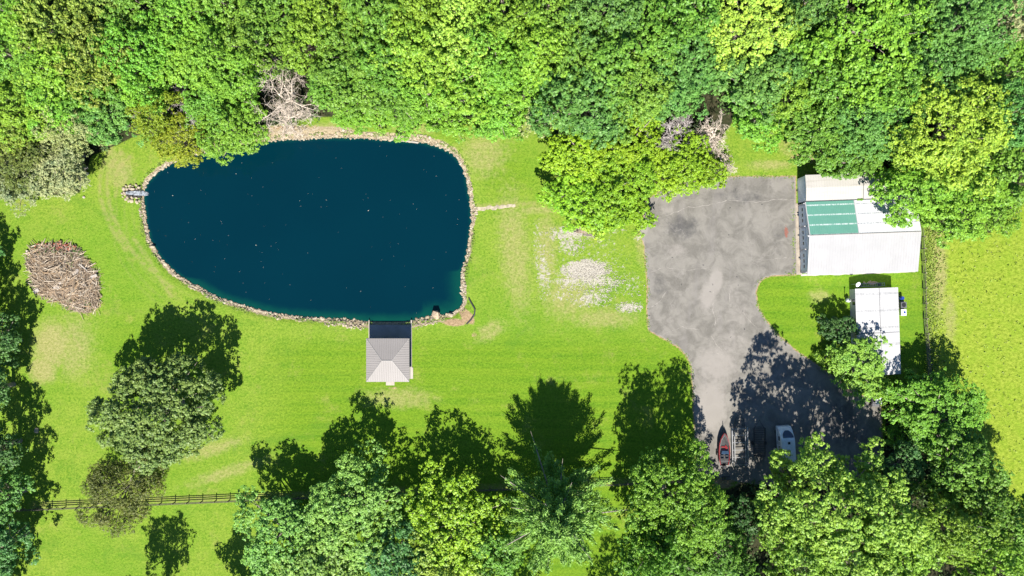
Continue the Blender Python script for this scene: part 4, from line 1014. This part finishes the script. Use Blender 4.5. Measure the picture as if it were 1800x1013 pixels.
VAR = {}
def variant(kind, idx):
    key = (kind, idx)
    if key in VAR: return VAR[key]
    seed = sum(ord(c)*17**i for i, c in enumerate(kind)) % 9973+idx*131
    spec = {'xs': (1.6, 2.2, .16, .34, 1.1, .2), 's': (3.0, 6.0, .19, .42, 1.0, .18), 'm': (5.0, 14, .21, .48, 1.0, .17), 'l': (7.0, 17, .225, .52, 1.0, .16), 'x': (10.0, 19, .235, .56, 1.0, .15),
            'fm': (4.5, 12, .14, .36, 1.0, .2), 'fl': (7.5, 12, .15, .40, 1.0, .16)}
    if kind in spec:
        R, H, leaf, puff, dn, rough = spec[kind]
        low = -.75 if kind in ('xs', 's') else -.5
        q = (.85, 1.0, 1.15, .92, 1.08)[idx % 5]
        v, f, C1, rng = crown_points(seed, R, H, leaf*q*.86, puff*q, dn, rough, low)
    elif kind == 'oak':            # tight cauliflower clumps
        R, H = 11.0, 15.0; v, f, C1, rng = crown_points(seed, R, H, .20, .50, 1.1, .10, -.6, 1.0, .16)
    elif kind == 'airy':           # open crown with thin ends
        R, H = 12.0, 21.0; v, f, C1, rng = crown_points(seed, R, H, .20, .50, .95, .2, -.4, 1.0, .17)
    elif kind == 'plume':          # ascending feathery limbs
        R, H = 10.5, 22.0; rng = np.random.default_rng(seed); Cs = []; Ns = []; Ax = []; C1 = []
        for i in range(150):
            t = (i+.5)/150; az = i*2.39996+rng.normal(0, .2); z0 = H*(.12+.72*t); reach = R*(1-t)**.75*rng.uniform(.75, 1.08)+.5; rise = rng.uniform(.30, .6)*reach+.8
            d = np.array([math.cos(az), math.sin(az), 0]); tip = np.array([0, 0, z0])+d*reach+np.array([0, 0, rise]); C1.append(tip)
            n = int(60+reach*36); s = rng.uniform(.2, 1.03, n)**.8
            base = np.array([0, 0, z0])+np.outer(s, d*reach)+np.outer(s**1.4, [0, 0, rise])
            wdt = .32+.55*np.sin(np.clip(s, 0, 1)*3.0)
            off = rng.normal(size=(n, 3))*wdt[:, None]*np.array([.55, .55, .4]); Cs.append(base+off)
            ax = unit(d*.9+np.array([0, 0, .55])+rng.normal(size=(n, 3))*.3); Ax.append(ax); Ns.append(unit(np.array([0, 0, 1])+off*1.2+rng.normal(size=(n, 3))*.5))
        C = np.concatenate(Cs); N = np.concatenate(Ns); A = np.concatenate(Ax); C1 = np.array(C1)
        v, f = leaf_quads(C, N, .26*rng.uniform(.6, 1.3, len(C)), rng, .33, A)
    me = np_mesh('crown_'+kind, v, f, M['leaf'])
    tm = trunk_mesh(seed, H, R, C1, M['bark'])
    VAR[key] = (me, tm, R, H, v, f); return VAR[key]

COLS = {'lime': (.190,.372,.034), 'yellow': (.300,.460,.060), 'mid': (.145,.310,.036), 'bright': (.165,.370,.036), 'dark': (.05,.13,.03), 'blue': (.125,.290,.056),
        'olive': (.210,.320,.048), 'pale': (.270,.350,.130), 'grey': (.300,.355,.165), 'teal': (.085,.220,.055), 'gold': (.225,.315,.022), 'silver': (.180,.360,.062), 'yl': (.255,.425,.042), 'glime': (.215,.400,.020), 'elim': (.245,.440,.055), 'oak': (.150,.255,.060), 'cedar': (.125,.170,.036)}
CW = {'lime': 'lime-green', 'yl': 'yellow-green', 'yellow': 'yellow-green', 'mid': 'mid-green', 'bright': 'bright green', 'dark': 'dark green', 'blue': 'bluish-green', 'olive': 'olive-tinged', 'pale': 'pale olive', 'grey': 'grey-green', 'teal': 'dark bluish', 'gold': 'golden-olive', 'silver': 'silvery green'}
trng = random.Random(77); count = {}
def tree(px, py, r, H, col, label, kind=None, group=None, name='broadleaf_tree', hc=.62, cat='tree'):
    h = H*hc; x, y = P(px, py, h); R = r/10*(1-h/CAM_H)
    if kind is None: kind = 's' if R < 3.7 else 'm' if R < 5.6 else 'l' if R < 8 else 'x'
    nv = {'m': 5, 'l': 5, 's': 3, 'x': 3, 'xs': 2, 'fm': 2}.get(kind, 1)
    count[kind] = count.get(kind, 0)+1; me, tm, R0, H0, _, _ = variant(kind, count[kind] % nv)
    t = empty(name, (x, y, 0), trng.uniform(0, 6.28), label, cat, group); s = R/R0*1.04
    t.scale = (s*trng.uniform(.95, 1.05), s*trng.uniform(.95, 1.05), H/H0)
    c = link('crown', me, t); base = COLS[col]; j = [trng.uniform(.88, 1.12) for _ in range(2)]
    c.color = (base[0]*j[0]*j[1], base[1]*j[1], base[2]*j[1], 1)
    link('trunk', tm, t)
    return t

ORD = ['first','second','third','fourth','fifth','sixth','seventh','eighth','ninth','tenth','eleventh','twelfth','thirteenth','fourteenth','fifteenth','sixteenth','seventeenth','eighteenth','nineteenth','twentieth','twenty-first','twenty-second','twenty-third','twenty-fourth']
rowA = [(12,12,58,'lime'),(92,38,60,'olive'),(175,22,58,'olive'),(250,18,56,'mid'),(330,25,62,'bright'),(415,18,58,'mid'),(498,15,60,'mid'),(580,22,60,'lime'),(658,12,55,'mid'),(735,22,58,'lime'),(812,18,58,'yellow'),(888,24,58,'lime'),(965,18,62,'mid'),(1048,24,64,'blue'),(1130,18,60,'mid'),(1208,25,52,'mid'),(1310,42,96,'yellow'),(1418,6,46,'blue'),(1508,48,104,'lime'),(1612,18,52,'blue'),(1690,45,72,'blue'),(1775,28,50,'grey')]
for i, (px, py, r_, c_) in enumerate(rowA):
    tree(px, py, r_*1.12, trng.uniform(14.5, 20), c_, f'{CW[c_]} broadleaf tree, {ORD[i]} from the left along the top edge of the photo', None, 'trees of the woodland north of the pond')
rowB = [(25,100,58,'mid'),(105,118,54,'lime'),(175,105,58,'olive'),(250,98,58,'bright'),(325,100,62,'bright'),(395,112,56,'bright'),(452,72,46,'mid'),(545,66,46,'lime'),(605,98,58,'mid'),(668,108,52,'mid'),(735,98,54,'lime'),(805,92,62,'yellow'),(872,108,56,'bright'),(940,95,56,'lime'),(1012,108,72,'mid'),(1098,100,74,'mid'),(1190,108,74,'blue'),(1395,105,44,'blue'),(1625,118,66,'blue'),(1735,118,76,'mid')]
for i, (px, py, r_, c_) in enumerate(rowB):
    tree(px, py, r_*1.12, trng.uniform(12, 18), c_, f"{CW[c_]} tree, {ORD[i]} from the left in the wood's second row below the top edge", None, 'trees of the woodland north of the pond')
G3 = 'trees on the front edge of the woodland'
front = [
 (35,195,62,12,'lime','lime-green tree near the left edge, above the dark olive tree with pale twigs'),
 (105,185,46,12,'bright','bright green tree between the lime-green edge tree and the brown dead tree'),
 (190,205,50,10,'blue','bluish-green tree at the wood corner left of the golden-olive cedar'),
 (160,165,42,12,'mid','mid-green tree just left of the brown bare tree'),
 (262,150,42,12,'bright','bright green tree directly above the golden-olive cedar'),
 (405,225,56,8.5,'bright','bright rounded tree overhanging the north-west shore of the pond'),
 (370,185,40,10,'mid','mid-green tree behind the rounded tree overhanging the pond'),
 (432,132,42,11,'bright','bright green tree directly left of the pale dead tree'),
 (588,140,42,11,'mid','mid-green tree directly right of the pale dead tree above the pond'),
 (630,155,46,11,'mid','mid-green tree above the bright shrubs on the north shore'),
 (690,160,46,11,'mid','mid-green tree above the middle of the north shore lawn'),
 (745,160,42,12,'bright','bright green tree above the small tree that juts onto the lawn'),
 (810,160,48,12,'lime','lime-green tree directly above the top of the north-east lawn'),
 (865,185,44,9,'bright','bright tree at the lawn edge in the middle of the north-east clearing'),
 (920,165,46,11,'lime','lime-green tree at the lawn edge left of the big bluish tree'),
 (950,195,34,8,'pale','pale olive tree at the wood edge left of the dark gap'),
 (1030,175,72,15,'blue','big bluish-green tree above the lime-green grove east of the pond'),
 (1120,160,62,15,'mid','mid-green tree above the grey dead tree'),
 (1202,158,42,12,'blue','bluish-green tree between grey dead tree and bright yellow-green crown'),
 (1320,150,52,12,'blue','bluish-green tree below the big yellow-green crown at the top'),
 (1325,210,44,9,'bright','bright green tree right of the pale vine-hung dead tree'),
 (1385,170,46,11,'lime','lime-green tree above the small clearing north of the barn'),
 (1440,150,44,14,'mid','mid-green tree below the wide lime-green crown at the top edge'),
 (1450,235,62,10,'mid','mid-green tree at the wood edge north of the beige-roofed shed'),
 (1520,225,62,12,'blue','bluish-green tree behind the beige-roofed shed'),
 (1575,165,50,15,'mid','mid-green tree beside the dark gap above the shed'),
 (1505,275,40,9,'mid','small mid-green tree touching the beige shed roof'),
 (1670,235,96,16,'yl','wide yellow-green tree rising behind the east end of the barn'),
 (1615,330,66,11,'lime','lime-green tree overhanging the east end of the barn roof'),
 (1690,355,66,11,'lime','lime-green tree at the wood corner above the meadow'),
 (1775,215,58,16,'blue','bluish-green tree on the right edge level with the yellow-green tree'),
 (1775,310,52,13,'mid','mid-green tree on the right edge above the meadow'),
 (1745,375,36,8,'lime','small lime-green tree at the right end of the wood above the meadow'),
]
for px, py, r_, H, c_, lab in front: tree(px, py, r_*1.1, H, c_, lab, None, G3)
# lime grove east of the pond
for px, py, r_, H, lab in [(1020,265,58,9,'lime tree with dark west side, topmost of the grove east of the pond'),(1095,265,56,9,'lime tree in the grove, left of the grey dead tree'),(1015,340,52,8,'lime tree forming the lower-left corner of the grove beside the lawn'),(1085,330,60,9,'lime tree in the lower middle of the grove beside the driveway'),(1060,375,34,6.5,'small lime tree above the wooden pallet'),(1120,375,26,5.5,'small lime tree at the driveway corner'),(1205,290,46,8,'rounded lime tree at the north-west corner of the driveway'),(1160,300,38,7,'lime tree just left of the rounded one above the driveway'),(1245,300,26,6,'small lime bush by the pale vine-hung dead tree'),(1135,208,28,7,'lime tree directly left of the grey dead tree crown')]:
    tree(px, py, r_*1.1, H, 'glime', lab, None, 'lime-green grove between pond and driveway')
# cedars and pale trees at left
tree(275,205,42,10,'gold','golden-olive cedar at the wood edge above the north-west shore','fm',name='cedar_tree')
tree(320,245,48,8,'gold','golden-olive cedar leaning over the north-west pond bank','fm',name='cedar_tree')
tree(130,220,48,10,'pale','pale grey-green tree at the wood corner left of the bluish tree','fm',name='willow_tree')
tree(100,300,54,8,'grey','greyish pale tree at the left lawn edge above the brush pile','fm',name='willow_tree')
tree(30,235,46,10,'olive','olive tree on the left edge below the lime-green tree','fm',name='cedar_tree')
tree(35,290,58,9,'cedar','dark olive tree with pale twigs on the left edge','fm',name='cedar_tree')
tree(25,320,46,7,'grey','grey-green low tree at the left edge above the lawn','fm',name='willow_tree')
tree(120,265,36,7,'pale','small pale tree between the grey tree and the lawn corner','fm',name='willow_tree')
# open-grown trees
tree(280,722,108,12.6,'oak','very large rounded grey-green oak standing alone on the left lawn','oak',name='oak_tree')
tree(212,862,66,10,'cedar','dark olive cedar growing through the fence below the large oak','fl',name='cedar_tree')
tree(255,1068,48,12,'cedar','dark tree at the bottom edge whose lobed shadow lies below the fence','fm',name='cedar_tree')
tree(400,1080,40,11,'mid','tree at the bottom edge left of the silvery green crowns',None)
# left edge
for px, py, r_, H, c_, lab in [(-64,470,44,8,'teal','tree at the left edge whose shadow falls beside the brush pile'),(-60,540,40,8,'teal','dark bluish tree at the left edge beside the lower end of the brush pile'),(-14,602,36,8,'teal','dark bluish tree at the left edge level with the tan worn patch'),(-16,685,44,10,'teal','dark bluish tree at the left edge level with the oak top'),(-6,790,44,10.5,'teal','dark bluish tree at the left edge level with the oak base'),(6,880,46,10.5,'blue','bluish-green tree at the left end of the long fence'),(4,965,50,11,'teal','dark bluish tree in the bottom left corner'),(-50,1050,66,12,'teal','tall tree just off the bottom left corner')]:
    tree(px+(14 if py < 640 else -8), py, r_, H, c_, lab, None, 'trees along the left edge')
# bottom band
bot = [
 (614,908,94,11.6,'silver','silvery green tree left of the yellow-green tree along the bottom edge','x'),
 (495,935,74,10.5,'silver','silvery green tree, leftmost of the large bottom crowns',None),
 (560,1000,80,11.5,'silver','silvery green low crown on the bottom edge between the two silvery trees',None),
 (700,985,56,12,'teal','dark shaded tree at the bottom edge between silvery and yellow-green trees',None),
 (800,925,88,11.6,'glime','lime-green tree with yellow patches left of the feathery tree','x'),
 (770,1005,60,13,'yellow','yellow-green crown on the bottom edge left of the feathery tree',None),
 (870,975,52,12,'mid','mid-green tree tucked against the feathery tree on its left',None),
 (1185,885,94,17.5,'lime','lime-green tree left of the driveway south end, below the fence','x'),
 (1160,975,60,15,'mid','mid-green tree on the bottom edge right of the grass strip',None),
 (1390,838,34,12,'elim','small lime-green crown covering the tail of the camper',None),
 (1308,912,36,7,'dark','added dark tree standing in for the shaded gap between bright crowns below the driveway',None),  # added tree; its dark leaf colour plays the shade of an open gap
 (1260,985,66,13,'mid','mid-green tree on the bottom edge left of the big bright crown',None),
 (1482,912,136,21,'elim','biggest bright lime-green crown, hanging over the camper','airy'),
 (1400,975,70,17,'lime','lime-green crown on the bottom edge below the camper',None),
 (1560,975,76,17,'lime','lime-green crown on the bottom edge right of the biggest crown',None),
 (1650,735,80,9,'bright','dark-shadowed bright green tree south of the meadow fence','l'),
 (1600,700,38,6,'bright','small bright green tree left of the meadow fence end',None),
 (1590,825,40,8,'teal','small bluish tree between biggest crown and meadow-side trees',None),
 (1690,815,60,13,'mid','mid-green tree at the lower left corner of the meadow',None),
 (1720,880,62,15,'mid','mid-green tree at the lower edge of the meadow',None),
 (1660,925,66,16,'lime','lime-green tree right of the biggest crown near the bottom edge',None),
 (1775,925,58,15,'mid','mid-green tree in the bottom right corner below the meadow',None),
 (1740,995,62,16,'lime','lime-green tree on the bottom edge near the right corner',None),
 (1472,578,27,4.5,'dark','small dark tree against the west wall of the cabin',None),
 (1508,642,52,6.5,'elim','lime-green tree overhanging the south end of the cabin',None),
 (1545,683,22,5,'lime','small lime tree at the south-east end of the cabin',None),
]
for px, py, r_, H, c_, lab, k in bot: tree(px, py, r_, H, c_, lab, k, 'trees in the lower part of the property')
tree(980,925,112,22.3,'silver','feathery silvery tree with ascending limbs beside the grass strip','plume',name='silver_maple_tree',hc=.7)
tree(1150,960,40,19,'mid','tall tree behind the lime-green one near the grass strip',None)
# low shrubs
for px, py, r_, H, c_, lab in [(615,190,34,3,'bright','bright shrub on the north shore right of the dead tree'),(660,198,30,2.6,'lime','lime shrub in the middle of the north shore'),(705,198,32,3,'bright','bright shrub right of the lime shrub on the north shore'),(785,212,30,4.5,'lime','small lime tree jutting onto the north lawn'),(1590,740,18,2.4,'bright','small shrub on the shaded ground east of the driveway'),(1016,857,16,1.6,'grey','grey-brown shrub beside the fence under the feathery tree'),(1372,228,16,2.0,'lime','small lime bush at the top of the little clearing'),(1575,770,16,2.2,'bright','low shrub in the shade right of the driveway'),(1452,630,14,2,'lime','small lime bush at the driveway bend west of the cabin'),(755,185,24,3.2,'bright','bright bush left of the small tree on the north lawn'),(860,215,22,2.6,'mid','mid-green bush at the top of the north-east lawn'),(900,212,22,2.6,'lime','lime bush right of the mid-green one on the lawn edge')]:
    tree(px, py, r_*1.1, H, c_, lab, 'xs' if r_ < 30 else 's', 'low shrubs', 'shrub', cat='shrub')

# bare trees
def bare(px, py, r_, H, label, seed, m, name='bare_tree', droop=0, lean=(0,0)):
    h = H*.6; x, y = P(px, py, h); R = r_/10*(1-h/CAM_H); rr = random.Random(seed); mb = MB(); tw = MB()
    def br(p, d, L, rad, dep):
        pts = [p]; q = p; dd = d.copy(); n = 4
        for i in range(n):
            dd = (dd+Vector((rr.uniform(-.32,.32), rr.uniform(-.32,.32), rr.uniform(-.22,.18)-droop))).normalized(); q = q+dd*L/n; pts.append(q)
        (mb if dep < 3 else tw).tube(pts, [rad*(1-.16*i) for i in range(n+1)], 5 if dep < 2 else 4, False)
        if dep >= 4: return
        for i in range(1, n+1):
            for _ in range(2 if dep < 2 else 1):
                a = Vector((rr.gauss(0,1), rr.gauss(0,1), rr.uniform(-.2,.6))).normalized()
                br(pts[i], (dd*.7+a*.9).normalized(), L*rr.uniform(.42,.66), max(.028, rad*(1-.16*i)*.58), dep+1)
    top = Vector((lean[0]*.3, lean[1]*.3, H*.42)); mb.tube([(0,0,-.2),(0,0,H*.2),top], [.3,.24,.2], 7)
    nb = 6
    for k in range(nb):
        a = 2*math.pi*k/nb+rr.uniform(-.4,.4); L = R*rr.uniform(.6,.85)
        br(top-Vector((0,0,rr.uniform(0,H*.15))), Vector((math.cos(a)+lean[0], math.sin(a)+lean[1], rr.uniform(.25,.9))).normalized(), L, .15, 1)
    t = empty(name, (x, y, 0), 0, label, 'dead tree'); mb.build('branches', m, t); tw.build('twigs', m, t)
bare(497,165,66,17,'large pale dead tree with bare twisting limbs above the pond',3,M['dead'])
bare(215,168,34,16,'brown bare tree in the wood left of the golden cedar',4,M['brown'] if 'brown' in M else M['deadgrey'])
bare(330,195,34,14.5,'pale bare branches between golden cedar and the overhanging bright tree',5,M['deadgrey'])
bare(290,145,20,14,'small pale bare treetop above the golden-olive cedar',15,M['deadgrey'])
bare(1188,232,42,13,'grey dead tree with fine twigs above the driveway corner',6,M['deadgrey'])
bare(1262,232,40,11,'pale vine-hung dead tree beside the small clearing',7,M['dead'])
bare(1272,285,26,4,'pale tangle of dead brush reaching the driveway edge',8,M['dead'],'dead_brush',.1)
bare(135,300,22,5,'small bare twigs at the lawn corner by the pale trees',9,M['deadgrey'])
bare(505,205,36,4,'low dry brush under the large dead tree at the shore',10,M['dead'],'dead_brush',.1)
bare(1378,800,13,7,'bare pale twigs poking up over the camper',11,M['dead'])

# undergrowth, woodland beyond the frame, tall grass
def scatter_leaves(n, polys, z0, z1, size, seed, avoid=None, box=None):
    rng = np.random.default_rng(seed); out = []
    x0, x1, y0, y1 = box
    X = rng.uniform(x0, x1, n); Y = rng.uniform(y0, y1, n); ok = np.zeros(n, bool)
    for p in polys: ok |= inside(X, Y, W(p))
    X, Y = X[ok], Y[ok]; k = 26; m = len(X)
    C = np.stack([X, Y, rng.uniform(z0, z1, m)], 1); C = np.repeat(C, k, 0)+rng.normal(size=(m*k, 3))*np.array([.55, .55, .35]); C[:, 2] = np.maximum(C[:, 2], .08)
    N = unit(rng.normal(size=(m*k, 3))*.6+np.array([0, 0, 1])); return leaf_quads(C, N, size*rng.uniform(.6, 1.4, m*k), rng)
v, f = scatter_leaves(3800, FOREST, .3, 1.6, .24, 5, box=(-96, 96, -58, 58))
tag(link('undergrowth', np_mesh('undergrowth', v, f, M['under'])), 'green undergrowth covering the shaded floor of the woods', 'undergrowth', kind='stuff')
def outer_wood():
    rng = np.random.default_rng(8); Vs = []; Fs = []; b = 0
    spots = []
    for y in (62, 74): spots += [(x+rng.uniform(-3, 3), y+rng.uniform(-2, 2)) for x in range(-125, 130, 12)]
    spots += [(x+rng.uniform(-3, 3), -64+rng.uniform(-3, 3)) for x in (-110, -98, 20, 32, 44, 56, 68, 80, 92, 104, -40, -28, -15, -3)]
    spots += [(-108+rng.uniform(-4, 4), y) for y in range(-50, 60, 11)]+[(102+rng.uniform(-3, 3), y) for y in (22, 34, 46, -40, -52)]
    for i, (x, y) in enumerate(spots):
        _, _, R0, H0, v, f = variant('l', i % 5); a = rng.uniform(0, 6.28); s = rng.uniform(.8, 1.05); ca, sa = math.cos(a)*s, math.sin(a)*s
        k = rng.random(len(f)) < .5; v4 = v.reshape(-1, 4, 3)[k].reshape(-1, 3)
        w = np.stack([v4[:,0]*ca-v4[:,1]*sa+x, v4[:,0]*sa+v4[:,1]*ca+y, v4[:,2]], 1); Vs.append(w); n = len(w)//4
        Fs.append(np.arange(4*n).reshape(n, 4)+b); b += 4*n
    o = link('distant_woodland', np_mesh('distant_woodland', np.concatenate(Vs), np.concatenate(Fs), M['leaf'])); o.color = (.08, .20, .03, 1)
    tag(o, 'continuous green woodland canopy stretching beyond the property', 'woodland', kind='stuff')
outer_wood()
def edge_weeds(name, line, n, spread, off, size, seed, label, z=.03):
    rng = np.random.default_rng(seed); L = np.array(line+[line[0]]); seg = np.diff(L, axis=0); ln = np.hypot(seg[:,0], seg[:,1]); cum = np.concatenate([[0], np.cumsum(ln)])
    c0 = rng.uniform(0, cum[-1], n); dens_ = np.sin(c0*.35)+np.sin(c0*1.1+2)+rng.normal(0, .6, n); c0 = c0[dens_ > -.1]; i = np.clip(np.searchsorted(cum, c0)-1, 0, len(seg)-1)
    t = ((c0-cum[i])/ln[i])[:, None]; p = L[i]+seg[i]*t; nn = np.stack([-seg[i][:,1], seg[i][:,0]], 1)/ln[i][:, None]
    p = p+nn*(rng.normal(off, spread, len(p)))[:, None]; k = 6; C = np.concatenate([p, np.full((len(p), 1), z)], 1); C = np.repeat(C, k, 0)+rng.normal(size=(len(p)*k, 3))*np.array([.07, .07, .02])
    v, f = leaf_quads(C, rng.normal(size=C.shape)*.45+np.array([0, 0, 1]), size*rng.uniform(.5, 1.4, len(C)), rng)
    tag(link(name, np_mesh(name, v, f, M['weed'])), label, 'weeds', kind='stuff')
M['weed'] = mat_island('weed_leaves', [(.10,.21,.02), (.17,.30,.03), (.26,.34,.05), (.13,.24,.02)])
dl = [p for p, q in zip(drive_w, drive_px) if not (q[0] > 1396 and q[1] < 483)]
edge_weeds('edge_weeds', dl[:-1], 1500, .16, 0, .07, 3, 'low weeds creeping over the crumbling driveway edge')
edge_weeds('shore_weeds', pond_w, 1500, .2, .62, .08, 4, 'green weeds growing among the stones of the pond shore', .05)
def tall_grass():
    rng = np.random.default_rng(21); n = 700
    X = rng.uniform(73, 97, n); Y = rng.uniform(-40, 16, n)
    X2 = 72.7+np.abs(rng.normal(0, 1.3, 1400)); Y2 = rng.uniform(-16, 12, 1400); X = np.concatenate([X, X2]); Y = np.concatenate([Y, Y2])
    m = len(X); C = np.stack([X, Y, np.full(m, .07)], 1); C = np.repeat(C, 3, 0)+rng.normal(size=(m*3, 3))*np.array([.12, .12, .03])
    N = unit(rng.normal(size=(m*3, 3))+np.array([0, .0, .9])); v, f = leaf_quads(C, N, .17*rng.uniform(.5, 1.4, m*3), rng, .4)
    tag(link('tall_grass', np_mesh('tall_grass', v, f, M['tuft'])), 'uncut tufted grass of the meadow at right', 'grass', kind='stuff')
tall_grass()
